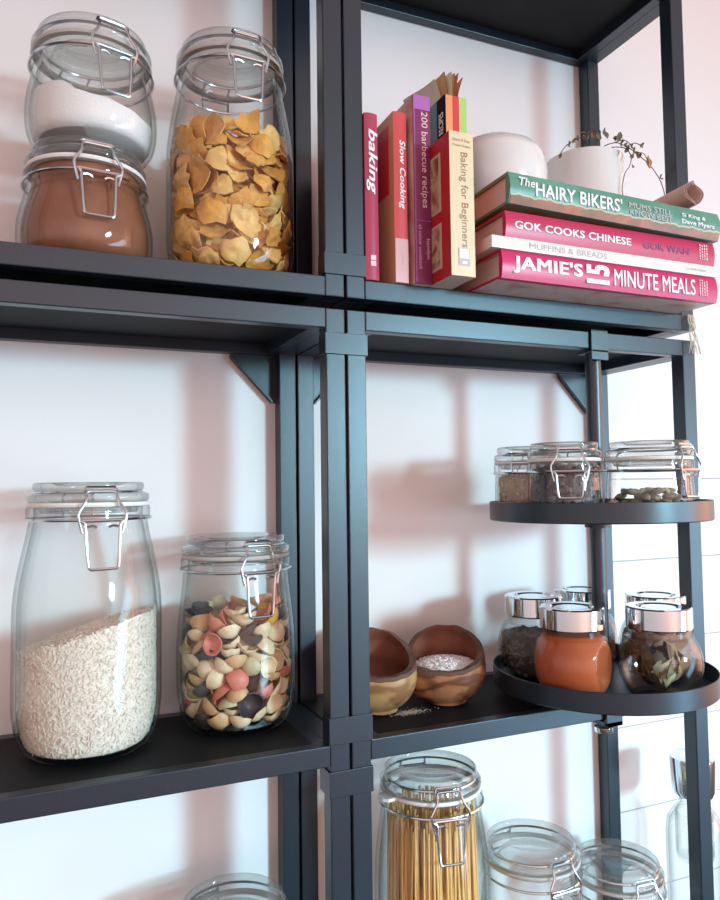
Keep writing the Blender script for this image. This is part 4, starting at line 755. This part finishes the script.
for i in range(10):
    r = .0295*i/9
    if i == 0: rings.append([bm.verts.new((0, 0, .0425))]); continue
    rings.append([bm.verts.new((r*math.cos(2*PI*k/36), r*math.sin(2*PI*k/36), .0425-.0055*(i/9)**2+.0022*noise.noise(Vector((r*math.cos(k*.1745)*120, r*math.sin(k*.1745)*120, 0))))) for k in range(36)])
rings.append([bm.verts.new((.022*math.cos(2*PI*k/36), .022*math.sin(2*PI*k/36), .022)) for k in range(36)])
for A, B in zip(rings, rings[1:]):
    for k in range(36):
        k2 = (k+1) % 36
        bm.faces.new((A[0], B[k], B[k2]) if len(A) == 1 else (A[k], B[k], B[k2], A[k2]))
bm.faces.new(rings[-1])
for i in range(260):
    a = rq.uniform(0, 6.28); r = .028*math.sqrt(rq.random()); grain_mesh(bm, Vector((r*math.cos(a), r*math.sin(a), .0428-.0050*(r/.0295)**2)), Vector((rq.gauss(0, 1), rq.gauss(0, 1), rq.gauss(0, .6))), .0026, .0010)
bmesh.ops.recalc_face_normals(bm, faces=bm.faces)
M['salt'] = mat('coarse white salt', (.90, .86, .84), .6, 0, .4)
o = obj('salt', bm, M['salt'], smooth=False, loc=BW); tag(o, 'coarse white salt heaped in the olive wood bowl', 'salt', kind='stuff')
hi2 = math.radians(75)
wood_bowl('rustic olive wood bowl half hidden behind the middle posts', (.0570, .0700, MF), .0360, .0400, .034, lambda t: .040+.032*(.5+.5*math.cos(t-hi2))**1.3, hi2, math.radians(200), M['olive_pale'], 'rustic olive wood bowls')
bm = bmesh.new()
M['crumb'] = mat('beige crumbs', (.55, .45, .36), .9)
for i in range(420):
    a = rq.uniform(0, 6.28); r = abs(rq.gauss(0, .006)); grain_mesh(bm, Vector((.0800+1.7*r*math.cos(a), .0520+.8*r*math.sin(a), MF+.0003)), Vector((rq.gauss(0, 1), rq.gauss(0, 1), 0)), .0009, .00035)
o = obj('spilled_crumbs', bm, M['crumb'], smooth=False); tag(o, 'beige crumbs spilled on the black shelf between the wooden bowls', 'crumbs', kind='stuff')
# ------------------------------------------------------------------ books
def book(name, label, th, dep, h, spine, board, loc, rot=(0, 0, 0), hard=True, bulge=.0015, group=None, back=None, pages=None):
    """thickness along x, depth along y with the spine at y=0, height along z"""
    t = thing(name, label, 'book', loc, rot, group)
    c = .0024 if hard else .0008; ov = .003 if hard else .0
    N = 9; bm = bmesh.new(); outl = []
    # outer outline: left board back -> spine arc -> right board back ; inner outline back again
    outl += [(0, dep), (0, bulge+.006 if hard else bulge+.0005)]
    for i in range(N): 
        a = i/(N-1); outl.append((th*a, bulge*(1-math.sin(PI*a))))
    outl += [(th, bulge+.006 if hard else bulge+.0005), (th, dep)]
    inn = [(th-c, dep), (th-c, bulge+c+.001), (c, bulge+c+.001), (c, dep)]
    prof = outl+inn; n = len(prof)
    lo = [bm.verts.new((x, y, 0)) for x, y in prof]; hi_ = [bm.verts.new((x, y, h)) for x, y in prof]
    no = len(outl)
    for i in range(n):
        k = (i+1) % n; f = bm.faces.new((lo[i], lo[k], hi_[k], hi_[i]))
        mid = (prof[i][0]+prof[k][0])/2
        if i < no-1 and 1 <= i <= no-3: f.material_index = 0
        elif i == 0: f.material_index = 1
        elif i == no-2: f.material_index = 2
        else: f.material_index = 1
    f1 = bm.faces.new(lo[::-1]); f2 = bm.faces.new(hi_); f1.material_index = f2.material_index = 0
    bm.normal_update(); r = bmesh.ops.triangulate(bm, faces=[f1, f2], ngon_method='EAR_CLIP'); bmesh.ops.recalc_face_normals(bm, faces=bm.faces)
    cv = obj('cover', bm, [spine, board, back or board], t, auto=30)
    bm = bmesh.new(); box(bm, c+.0001, th-c-.0001, bulge+c+.0012, dep-ov, ov, h-ov)
    obj('pages', bm, pages or M['page'], t, smooth=False)
    return t, cv
def spine_text(cv, body, ink, z_start, length, x0, w, reverse=False, **k):
    """lettering running down the spine (or up it when reverse)"""
    if reverse: return letters(body, cv, ink, z_start, -x0-w, length, w, origin=(0, 0, 0), xdir=(0, 0, 1), ydir=(-1, 0, 0), **k)
    return letters(body, cv, ink, -z_start, x0, length, w, origin=(0, 0, 0), xdir=(0, 0, -1), ydir=(1, 0, 0), **k)

ms = lambda n, c, r=.35, **k: mat(n, c, r, **k)
crim = ms('crimson cloth spine', (.42, .045, .10)); 
t, cv = book('cookbook', 'slim dark crimson cookbook titled baking, first upright book beside the middle posts', .0124, .112, .1470, crim, ms('dark red board', (.34, .07, .08)), (.0187, -.0030, UF), bulge=.0014, group='upright cookbooks')
spine_text(cv, 'baking', M['white_ink'], .1325, .0575, .0008, .0108, shear=.25, bold=.022)
letters('f', cv, M['white_ink'], .0035, .012, .0055, .008, bold=.03) if False else None
bm = bmesh.new(); box(bm, .0040, .0090, -.0003, .0001, .0120, .0165); box(bm, .0040, .0090, -.0003, .0001, .0172, .0215); obj('spine_mark', bm, M['pale_ink'], cv, smooth=False)

red = ms('coral red spine', (.66, .075, .085))
t, cv = book('cookbook', 'coral red cookbook titled Slow Cooking with a pale pink spine foot', .0128, .125, .1530, red, ms('tan cover', (.72, .40, .22)), (.0460, -.0035, UF), bulge=.0008, hard=False, group='upright cookbooks')
spine_text(cv, 'Slow Cooking', M['white_ink'], .1275, .0620, .0040, .0072, shear=.2, bold=.025)
bm = bmesh.new(); box(bm, -.0004, .0004, .010, .118, .082, .144); obj('cover_panel', bm, ms('red cover panel', (.66, .04, .04)), cv, smooth=False)['label'] = 'red cover panel'
bm = bmesh.new(); box(bm, .0001, .0127, -.0002, .0008, .0002, .0390); obj('spine_foot', bm, ms('pale pink spine foot', (.72, .42, .42)), cv, smooth=False)['label'] = 'pale pink spine foot'
spine_text(cv, 'GOOD', M['pale_ink'], .0300, .0130, .0066, .0030, depth=.0006)

mag = ms('deep magenta spine', (.20, .022, .105))
t, cv = book('cookbook', 'purple cookbook titled 200 barbecue recipes', .0170, .130, .1690, mag, photo_mat('barbecue cover picture', [(.74, .50, .42), (.78, .58, .50), (.55, .20, .18), (.76, .56, .48)], 14), (.0631, -.0085, UF), bulge=.0006, hard=False, group='upright cookbooks')
bm = bmesh.new(); box(bm, .0002, .0168, -.0003, .0008, .1560, .1688); obj('spine_head', bm, ms('lilac spine head', (.42, .13, .44)), cv, smooth=False)['label'] = 'lilac spine head'
bm = bmesh.new(); box(bm, .0003, .0016, -.0002, .0008, .0004, .1560); box(bm, .0003, .0167, -.00025, .0008, .0555, .0561); obj('spine_stripe', bm, ms('violet stripe', (.36, .10, .34)), cv, smooth=False)
spine_text(cv, '200 barbecue recipes', M['pale_ink'], .1545, .0870, .0060, .0082, bold=.005)
spine_text(cv, 'hamlyn', M['pale_ink'], .0400, .0180, .0105, .0042)
spine_text(cv, 'all colour cookbook', M['lilac_ink'], .0520, .0400, .0035, .0032, bold=.01)

cream = ms('cream spine', (.80, .66, .43))
t, cv = book('cookbook', 'thick cream-spined cookbook titled Baking for Beginners with a red cover', .0236, .120, .1250, cream, ms('bright red cover', (.50, .018, .016)), (.0806, -.0405, UF), bulge=.0004, hard=False, group='upright cookbooks')
spine_text(cv, 'Baking for Beginners', M['brown_ink'], .1075, .0830, .0085, .0090)
letters('Quick & Easy', cv, M['brown_ink'], .0030, .1160, .0170, .0032); letters('Proven Recipes', cv, M['brown_ink'], .0030, .1115, .0180, .0028)
bm = bmesh.new(); box(bm, .0068, .0178, -.0003, .0002, .0090, .0240); pg = obj('spine_picture', bm, ms('grey picture square', (.50, .47, .46)), cv, smooth=False)
bm = bmesh.new(); box(bm, .0075, .0171, -.0005, .0001, .0150, .0233); box(bm, .0100, .0150, -.0006, .0001, .0102, .0128); obj('picture_highlight', bm, ms('white picture detail', (.82, .80, .80)), pg, smooth=False)
bm = bmesh.new()                                               # framed picture panels printed on the red front cover
for z0, z1 in ((.010, .050), (.060, .112)): box(bm, -.0004, .0002, .016, .112, z0, z1)
fp = obj('cover_panel', bm, ms('cream panel border', (.62, .47, .33)), cv, smooth=False)
bm = bmesh.new()
for z0, z1 in ((.0125, .0475), (.0625, .1095)):
    for y0, y1 in ((.019, .040), (.043, .066), (.069, .109)): box(bm, -.0007, .0000, y0, y1, z0, z1)
obj('cover_picture', bm, photo_mat('baking pictures', [(.10, .03, .02), (.35, .15, .08), (.62, .42, .25), (.2, .07, .04)], 45), fp, smooth=False)

# recipe organiser with coloured tabs
t = thing('recipe_organiser', 'black recipe organiser with coloured stripes standing behind the cream-spined cookbook', 'recipe organiser', (.1058, .0090, .0580))
H_ = .1510
bm = bmesh.new(); box(bm, 0, .0234, 0, .095, 0, H_, .0006); obj('case', bm, mat('black recipe case', (.008, .007, .008), .7, 0, .15), t, smooth=False)
def band(n, c, x0, x1, y0, y1):
    bm = bmesh.new(); box(bm, x0, x1, y0, y1, .0006, H_-.0006); obj('stripe', bm, ms(n, c), t, smooth=False)['label'] = n
band('orange stripe', (.80, .33, .15), .0008, .0080, -.0004, .0004); band('red stripe', (.68, .045, .06), .0082, .0150, -.0004, .0004); band('pale yellow line', (.80, .68, .38), .0151, .0160, -.0004, .0004); band('lime green stripe', (.42, .66, .16), .0161, .0228, -.0004, .0004)
band('blue stripe', (.05, .13, .19), -.0004, .0004, .0145, .0255); band('green stripe', (.12, .15, .05), -.0004, .0004, .0257, .0330); band('dark red stripe', (.30, .04, .03), -.0004, .0004, .0332, .0900)
letters('RECIPES', t, M['white_ink'], .1150, .0030, .0205, .0085, origin=(0, 0, 0), xdir=(0, 0, 1), ydir=(0, 1, 0), bold=.02)
M['paper'] = mat('loose cream paper', (.86, .78, .65), .8, var=.12, vscale=40)
M['paper2'] = mat('loose brown paper', (.70, .42, .18), .8, var=.3, vscale=40); M['paper3'] = mat('faded orange paper', (.80, .42, .24), .8, var=.3, vscale=40)
rq = random.Random(3)
for i, (x, y0, y1, top, m, lean) in enumerate(((.0040, .012, .075, .0300, 'paper', -.004), (.0075, .008, .060, .0265, 'paper2', -.002), (.0100, .006, .060, .0270, 'paper', .0), (.0125, .006, .060, .0262, 'paper2', .001), (.0155, .006, .060, .0270, 'paper3', .002), (.0180, .008, .060, .0255, 'paper3', .004))):
    bm = bmesh.new(); g = []
    for a in range(7):
        for b in range(7):
            u, v = a/6, b/6; y = y0+(y1-y0)*u; z = H_-.012+(.012+top)*v*(1-(.25*(1-u) if i == 0 else .0))
            g.append((x+lean*v*v*2+.0012*math.sin(5*u+i), y, z))
    for s in (0, .0007):
        vs = [bm.verts.new((p[0]+s, p[1], p[2])) for p in g]
        for a in range(6):
            for b in range(6):
                q = (vs[a*7+b], vs[a*7+b+1], vs[a*7+b+8], vs[a*7+b+7]); bm.faces.new(q)
    bmesh.ops.recalc_face_normals(bm, faces=bm.faces)
    o = obj('loose_paper', bm, M[m], loc=(.1058, .0090, .0580)); tag(o, ['large cream sheet', 'brown slip', 'cream slip', 'second brown slip', 'orange slip', 'rightmost orange slip'][i]+' of paper poking out of the recipe organiser', 'paper', 'papers in the recipe organiser')

# lying stack: x -> up, z -> right after the turn
LY = (0, -PI/2, 0)
def lying(label, x0, y0, z0, z1, length, depth, spine, board, tilt=0, **k):
    """a book lying flat with its spine towards the room"""
    return book('cookbook', label, z1-z0, depth, length, spine, board, (x0+length, y0, z0), (0, -PI/2-tilt, 0), group='cookbooks lying in a stack', **k)
def row(cv, body, ink, from_left, length, base, h, L, **k):
    # after the turn local z runs from right to left, local x runs up
    return letters(body, cv, ink, -(L-from_left), base, length, h, origin=(0, 0, 0), xdir=(0, 0, -1), ydir=(1, 0, 0), **k)
pink = ms('bright raspberry spine', (.62, .030, .135)); 
L = .253; t, cv = lying('raspberry pink cookbook titled Jamie\'s 15 Minute Meals at the bottom of the stack'.replace("Jamie's ", ''), .1250, -.0500, UF, .0470, L, .185, pink, photo_mat('meal cover picture', [(.60, .22, .16), (.82, .60, .50), (.88, .74, .64), (.72, .38, .28)], 18), bulge=.0022)
row(cv, "JAMIE'S", M['white_ink'], .0110, .0750, .0050, .0155, L, bold=.035)
letters('15', cv, M['white_ink'], .0040, (L-.0900)-.0265, .0178, .0265, origin=(0, 0, 0), xdir=(1, 0, 0), ydir=(0, 0, 1), bold=.05)
row(cv, 'MINUTE MEALS', M['white_ink'], .1220, .1010, .0045, .0155, L, bold=.012)
for i, (a, w) in enumerate(((.2290, .0020), (.2330, .0020), (.2370, .0020))): letters('JAMIE OLIVER', cv, M['pale_ink'], .0050+.001*i, (L-a)-w, .0140-.002*i, w, origin=(0, 0, 0), xdir=(1, 0, 0), ydir=(0, 0, 1)) if False else None
def dots(cv, L, a, n, b0, b1, ink):                             # tiny publisher lines at the right end, too small to read
    bm = bmesh.new(); rq = random.Random(int(a*1e4))
    for i in range(n):
        z = L-a-i*.0030; x = b0
        while x < b1:
            w = rq.uniform(.0010, .0026); box(bm, x, x+w, -.0002, .0003, z-.0014, z); x += w+.0008
    obj('publisher_lines', bm, ink, cv, smooth=False)
dots(cv, L, .2290, 4, .0050, .0195, M['pale_ink'])
whit = ms('ivory spine', (.80, .76, .70))
L = .262; t, cv = lying('thin ivory cookbook titled Muffins & Breads between two pink books', .1145, -.0505, .0472, .0577, L, .185, whit, ms('ivory board', (.70, .62, .52)), hard=False, bulge=.0003)
row(cv, 'MUFFINS & BREADS', M['grey_ink'], .0385, .0860, .0026, .0052, L)
row(cv, 'LORRAINE', M['grey_ink'], .2215, .0270, .0036, .0024, L)
rose = ms('deep rose spine', (.56, .030, .105))
L = .2465; t, cv = lying('rose red cookbook titled Gok Cooks Chinese above the thin ivory book'.replace('Gok Cooks', 'Cooks'), .1295, -.0500, .0580, .0815, L, .183, rose, photo_mat('chinese cover picture', [(.25, .13, .08), (.34, .22, .14), (.16, .08, .05), (.3, .2, .14)], 14), bulge=.0020)
row(cv, 'GOK COOKS CHINESE', M['white_ink'], .0090, .1300, .0082, .0070, L, bold=.03)
row(cv, 'GOK WAN', M['purple_ink'], .1540, .0580, .0078, .0066, L, bold=.012)
dots(cv, L, .2260, 4, .0050, .0190, M['pale_ink'])
green = mat('sea green spine', (.075, .255, .175), .38, col2=(.13, .34, .255), vscale=22)
M['grey_ink2'] = mat('faded grey pink lettering', (.55, .50, .47), .5)
L = .2480; t, cv = lying('sea green cookbook titled The Hairy Bikers on top of the stack'.replace('titled The Hairy Bikers ', 'with white lettering '), .1305, -.0560, .0828, .1105, L, .190, green, photo_mat('green cookbook back cover', [(.50, .13, .05), (.44, .16, .07), (.30, .34, .12), (.52, .20, .09)], 12), tilt=math.radians(-.9), bulge=.0040, back=ms('maroon board', (.14, .03, .035)))
row(cv, 'The', M['white_ink'], .0085, .0170, .0155, .0075, L, shear=.15, bold=.015)
row(cv, "HAIRY BIKERS'", M['white_ink'], .0262, .0965, .0088, .0125, L, bold=.02)
row(cv, 'MUMS STILL', M['grey_ink2'], .1310, .0530, .0150, .0052, L, bold=.01); row(cv, 'KNOW BEST', M['grey_ink2'], .1320, .0520, .0085, .0056, L, bold=.01)
row(cv, 'Si King &', M['white_ink'], .1965, .0310, .0155, .0045, L, bold=.02); row(cv, 'Dave Myers', M['white_ink'], .1965, .0425, .0085, .0058, L, bold=.03)
th_ = .1105-.0828; bl_ = .0040
def strip(name, m, x0, x1, z0, z1, off, wob=0):                 # a printed band that follows the rounded spine
    bm = bmesh.new(); n = 60; g = []
    for i in range(n+1):
        z = z0+(z1-z0)*i/n; xe = x1+wob*(math.sin(i*.9)+math.sin(i*2.3))*.5
        g.append([bm.verts.new((x, bl_*(1-math.sin(PI*x/th_))-off, z)) for x in [x0+(xe-x0)*j/5 for j in range(6)]])
    for A, B in zip(g, g[1:]):
        for j in range(5): bm.faces.new((A[j], A[j+1], B[j+1], B[j]))
    bmesh.ops.recalc_face_normals(bm, faces=bm.faces); return obj(name, bm, m, cv, auto=60)
strip('brush_edge', ms('cream brush edge', (.50, .52, .33)), .0001, .0082, .0010, L-.0010, .00035, .0012)['label'] = 'cream brushed edge'
strip('spine_band', photo_mat('orange brown band', [(.34, .10, .05), (.52, .17, .07), (.28, .13, .07), (.46, .14, .06)], 14), .0001, .0066, .0010, L-.0010, .00060, .0010)['label'] = 'orange brown lower band'

# ------------------------------------------------------------------ things on the stack
ZT = .1136
bm = bmesh.new()
pr = [(0, .002), (.030, .0012), (.033, 0), (.040, .006), (.049, .022), (.0540, .042), (.0545, .058), (.0520, .073), (.0460, .083), (.0370, .0885), (.0310, .0905), (.0300, .0925), (.0285, .0930), (.0270, .0915), (.0275, .0890), (.042, .080), (.0505, .057), (.050, .040), (.038, .012), (.02, .006), (0, .006)]
pr = [(r, z*.955) for r, z in pr]; lathe_out(bm, pr, n=80)
t = obj('ceramic_vase', bm, M['ceramic'], auto=60, loc=(.1985, .0680, ZT-.0002), ); tag(t, 'round-bellied white ceramic vase standing on the book stack', 'vase')
PX, PY = .3175, .0680
bm = bmesh.new()
pr = [(0, .002), (.034, .001), (.037, 0), (.040, .004), (.0425, .020), (.0432, .045), (.0428, .070), (.0415, .080), (.0425, .0835), (.0425, .0865), (.0405, .0868), (.0395, .0840), (.0405, .070), (.041, .045), (.040, .020), (.036, .006), (0, .006)]
lathe_out(bm, pr, n=80); t = thing('plant_pot', 'white glazed pot with dried vines trailing from it', 'pot', (PX, PY, ZT+.0018)); obj('pot_body', bm, M['ceramic'], t, auto=60)
bm = bmesh.new(); lathe_out(bm, [(0, .06), (.040, .06), (.0385, .076), (.02, .0795), (0, .080)], n=40); obj('soil', bm, mat('dry soil', (.13, .09, .06), .9, bump=.8, bscale=200), t)
pl = thing('dried_plant', 'dried trailing plant with withered brown leaves in the white pot', 'plant', (PX, PY, ZT+.08))
O = Vector((PX, PY, ZT+.08))
M['stem'] = mat('dry stem', (.20, .14, .085), .8); M['dry'] = mat('withered leaf', (.30, .17, .075), .8, var=.4, vscale=90); M['dry2'] = mat('grey withered leaf', (.20, .17, .12), .8, var=.4, vscale=90); M['dry3'] = mat('ochre withered leaf', (.56, .30, .13), .75, var=.2, vscale=70)
paths = [[(.3175, .068, .193), (.318, .045, .207), (.3230, .0260, .2080), (.3360, .0230, .2050), (.3480, .0230, .2010), (.3640, .0230, .1930), (.3730, .0220, .1850), (.3810, .0200, .1720), (.3850, .0190, .1560), (.3840, .019, .1420)],
         [(.3175, .068, .193), (.300, .048, .206), (.2900, .030, .2085), (.2800, .0290, .2070), (.2690, .0290, .2010), (.2590, .028, .1930), (.2490, .026, .1810)],
         [(.3175, .068, .193), (.325, .044, .208), (.3370, .0280, .2060), (.3440, .0240, .1960), (.3400, .0230, .1840), (.3330, .0230, .1740), (.3290, .023, .1560), (.3330, .0230, .1390)],
         [(.3175, .068, .193), (.312, .045, .2095), (.305, .030, .2120), (.300, .0270, .2080)],
         [(.3360, .0230, .2050), (.3450, .0180, .2080), (.3540, .0170, .2040)], [(.3230, .0260, .2080), (.3300, .0210, .2100), (.3380, .0190, .2065), (.3420, .0180, .1990), (.3390, .0180, .1930)],
         [(.2900, .030, .2085), (.2860, .027, .2125), (.2800, .0270, .2120)], [(.3480, .0230, .2010), (.3560, .0190, .1990), (.3610, .0190, .1940)]]
def smooth(pts, k=5):
    pts = [Vector(p) for p in pts]; out = []
    for i in range(len(pts)-1):
        p0, p1, p2, p3 = pts[max(i-1, 0)], pts[i], pts[i+1], pts[min(i+2, len(pts)-1)]
        for s in range(k):
            u = s/k; out.append(.5*((2*p1)+(p2-p0)*u+(2*p0-5*p1+4*p2-p3)*u*u+(3*p1-p0-3*p2+p3)*u**3))
    return out+[pts[-1]]
for pa in paths:
    bm = bmesh.new(); tube(bm, [p-O for p in smooth(pa)], .00050, 6); obj('stem', bm, M['stem'], pl)
rq = random.Random(17)
LV = [(.3240, .0220, .2120, 'dry2', .012, .6), (.3310, .0200, .2040, 'dry', .010, .7), (.3390, .0190, .2030, 'dry2', .009, .7), (.3470, .0180, .1960, 'dry', .009, .7), (.2690, .0270, .2000, 'dry', .009, .6)]+[(.3620, .0210, .1905, 'dry3', .019, 1.25), (.2870, .0270, .2110, 'dry2', .013, .7), (.2810, .0260, .2060, 'dry', .012, .7), (.2740, .0280, .2040, 'dry2', .010, .6), (.2620, .0260, .1960, 'dry2', .009, .6), (.2500, .0250, .1810, 'dry2', .008, .6), (.3200, .0230, .2100, 'dry', .012, .7), (.3270, .0210, .2070, 'dry', .011, .8),
      (.3350, .0200, .2000, 'dry2', .011, .7), (.3440, .0200, .1990, 'dry', .012, .7), (.3520, .0180, .2060, 'dry2', .010, .7), (.3530, .0220, .1970, 'dry', .010, .7), (.3400, .0200, .1930, 'dry2', .010, .7), (.3790, .0190, .1760, 'dry', .008, .7), (.3420, .0210, .1830, 'dry2', .007, .6), (.3090, .0260, .2150, 'dry2', .016, .8), (.3000, .0250, .2120, 'dry2', .014, .8), (.2950, .027, .2130, 'dry', .012, .7)]
for i, (x, y, z, m, L, wr) in enumerate(LV):
    L = L*(.72 if i else .95); me = leaf_mesh(L, L*wr*(.7 if i else .95), M[m], .5, .5, i); o = obj('leaf', me, None, pl); o.location = Vector((x, y, z))-O
    o.rotation_euler = (PI/2+rq.uniform(-.5, .5), rq.uniform(-.8, .8), rq.uniform(-.7, .7)) if i else (PI/2-.1, PI+.25, .1)
# rolled brown paper
bm = bmesh.new(); pts = []
for i in range(60):
    a = i/59*2*PI*2.1+PI/2; r = .0122-.0032*i/59; pts.append((r*math.cos(a), r*math.sin(a)))
lo_, hi2_ = [], []
n_ = len(pts)
rowsv = []
for (x, z), s in [(p, 1) for p in pts]+[((p[0]*.965, p[1]*.965), 1) for p in reversed(pts)]:
    rowsv.append([bm.verts.new((x, y+.0025*math.sin(x*300), z)) for y in (-.030, -.012, .012, .032)])
for i in range(len(rowsv)):
    k = (i+1) % len(rowsv)
    for j in range(3): bm.faces.new((rowsv[i][j], rowsv[i][j+1], rowsv[k][j+1], rowsv[k][j]))
m_ = len(rowsv)
for i in range(n_-1):
    for j in (0, 3): bm.faces.new((rowsv[i][j], rowsv[i+1][j], rowsv[m_-2-i][j], rowsv[m_-1-i][j]))
bmesh.ops.recalc_face_normals(bm, faces=bm.faces)
o = obj('paper_roll', bm, mat('pinkish brown paper', (.74, .52, .43), .7, var=.15, vscale=40), auto=50, loc=(.3535, -.0205, ZT+.0149)); o.rotation_euler = (0, 0, math.radians(-4)); tag(o, 'loosely rolled pinkish brown paper lying on the book stack by the right post', 'paper roll')
# frayed string hanging over the corner
bm = bmesh.new(); rq = random.Random(5)
for i in range(7):
    x = .3880+.0011*i; p = [(x, -.0040, .0212)]
    for j in range(1, 8): p.append((x+rq.gauss(0, .0010)+.0006*j*(i-3)*.35, -.0040-.0006*j+rq.gauss(0, .0004), .0212-.0060*j))
    tube(bm, smooth(p, 3), .00042, 5)
for j in range(1): tube(bm, smooth([(.3870, -.0048, .0120), (.3915, -.0062, .0105), (.3962, -.0048, .0125)], 4), .0006, 6)
o = obj('string_tassel', bm, mat('cream string', (.66, .58, .49), .9)); tag(o, 'frayed cream string tassel hanging down the front right post corner', 'tassel')

# ------------------------------------------------------------------ bottle outside the frame on the right
t = thing('glass_bottle', 'tall clear glass bottle with a wide metal cap behind the front right post', 'bottle', (.4545, .0740, -.7455))
pr = [(0, .003), (.026, .001), (.029, 0), (.031, .004), (.031, .190), (.029, .205), (.022, .216), (.0150, .224), (.0150, .232), (.0135, .232), (.0135, .224), (.020, .214), (.0268, .203), (.0285, .190), (.0285, .010), (.024, .006), (0, .006)]
bm = bmesh.new(); lathe_out(bm, pr, n=64); obj('bottle_body', bm, M['glass'], t, auto=50)
pr = [(0, .160), (.019, .162), (.0205, .168), (.0205, .214), (.0190, .214), (.0190, .169), (.018, .165), (0, .163)]
bm = bmesh.new(); lathe_out(bm, pr, n=48); obj('inner_tube', bm, M['glass'], t, auto=50)
pr = [(0, .2775), (.0225, .2775), (.0245, .2760), (.0248, .2740), (.0238, .2400), (.0215, .2340), (.0160, .2330), (0, .2330)]
bm = bmesh.new(); lathe_out(bm, pr, n=64); o = obj('cap', bm, M['chrome'], t, auto=40)

# ------------------------------------------------------------------ light
w = bpy.data.worlds.new('World'); sc.world = w; w.use_nodes = True; T = w.node_tree; bg = T.nodes['Background']
# the room around: a warm wood-and-sun side to the right, cooler and dimmer to the left, dark below
tc = T.nodes.new('ShaderNodeTexCoord'); sx = T.nodes.new('ShaderNodeSeparateXYZ'); T.links.new(tc.outputs['Generated'], sx.inputs[0])
def ramp(sock, stops):
    mr = T.nodes.new('ShaderNodeMapRange'); mr.inputs[1].default_value = -1; mr.inputs[2].default_value = 1
    rp = T.nodes.new('ShaderNodeValToRGB'); T.links.new(sx.outputs[sock], mr.inputs[0]); T.links.new(mr.outputs[0], rp.inputs[0])
    e = rp.color_ramp.elements; e[0].position = (stops[0][0]+1)/2; e[0].color = (*stops[0][1], 1); e[1].position = (stops[-1][0]+1)/2; e[1].color = (*stops[-1][1], 1)
    for p, c in stops[1:-1]: e.new((p+1)/2).color = (*c, 1)
    return rp.outputs[0]
cx_ = ramp('X', [(-1, (.42, .36, .36)), (-.3, (.70, .48, .44)), (.2, (1.15, .67, .58)), (.5, (.62, .44, .40)), (.86, (.52, .35, .29)), (.955, (2.4, 1.15, .72))])
cz_ = ramp('Z', [(-1, (.08, .075, .07)), (-.35, (.16, .15, .15)), (-.08, (.85, .85, .85)), (.10, (1, 1, 1)), (.4, (.42, .46, .48)), (1, (.36, .40, .43))])
mx = T.nodes.new('ShaderNodeMix'); mx.data_type = 'RGBA'; mx.blend_type = 'MULTIPLY'; mx.inputs[0].default_value = 1
T.links.new(cx_, mx.inputs[6]); T.links.new(cz_, mx.inputs[7]); T.links.new(mx.outputs[2], bg.inputs['Color']); bg.inputs['Strength'].default_value = 2.5
def area(name, loc, target, sx_, sy_, power, col, spread=180):
    l = bpy.data.lights.new(name, 'AREA'); l.shape = 'RECTANGLE'; l.size = sx_; l.size_y = sy_; l.energy = power; l.color = col; l.spread = math.radians(spread)
    o = bpy.data.objects.new(name, l); C.objects.link(o); o.location = loc
    o.rotation_euler = (Vector(target)-Vector(loc)).to_track_quat('-Z', 'Z').to_euler(); return o
area('window_light', (1.83, -3.00, .20), (-.08, .15, -.85), .34, .46, 10.8, (.46, .86, 1.0), 50)
area('glass_door_light', (2.15, -1.75, -.62), (.25, .10, -.50), .55, 1.9, 11.0, (.42, .74, 1.0), 110)
# ------------------------------------------------------------------ camera
cam = bpy.data.cameras.new('camera'); co = bpy.data.objects.new('camera', cam); C.objects.link(co)
ya, pi_, ro = .40737680, .05096503, -.01298247
fwd = Vector((math.sin(ya)*math.cos(pi_), math.cos(ya)*math.cos(pi_), math.sin(pi_))); rt = Vector((math.cos(ya), -math.sin(ya), 0)); up = rt.cross(fwd)
r2 = rt*math.cos(ro)+up*math.sin(ro); u2 = up*math.cos(ro)-rt*math.sin(ro)
mw = Matrix((r2, u2, -fwd)).transposed().to_4x4(); mw.translation = CAM; co.matrix_world = mw
cam.sensor_fit = 'HORIZONTAL'; cam.sensor_width = 36; cam.lens = 739.2695*36/720; cam.clip_start = .02; cam.clip_end = 50
sc.camera = co
sc.view_settings.view_transform = 'Standard'; sc.view_settings.look = 'None'; sc.view_settings.exposure = 0; sc.view_settings.gamma = 1; sc.view_settings.use_curve_mapping = False
cy = sc.cycles; cy.max_bounces = 14; cy.diffuse_bounces = 4; cy.glossy_bounces = 5; cy.transmission_bounces = 8; cy.transparent_max_bounces = 40; cy.sample_clamp_indirect = 6; cy.use_denoising = True
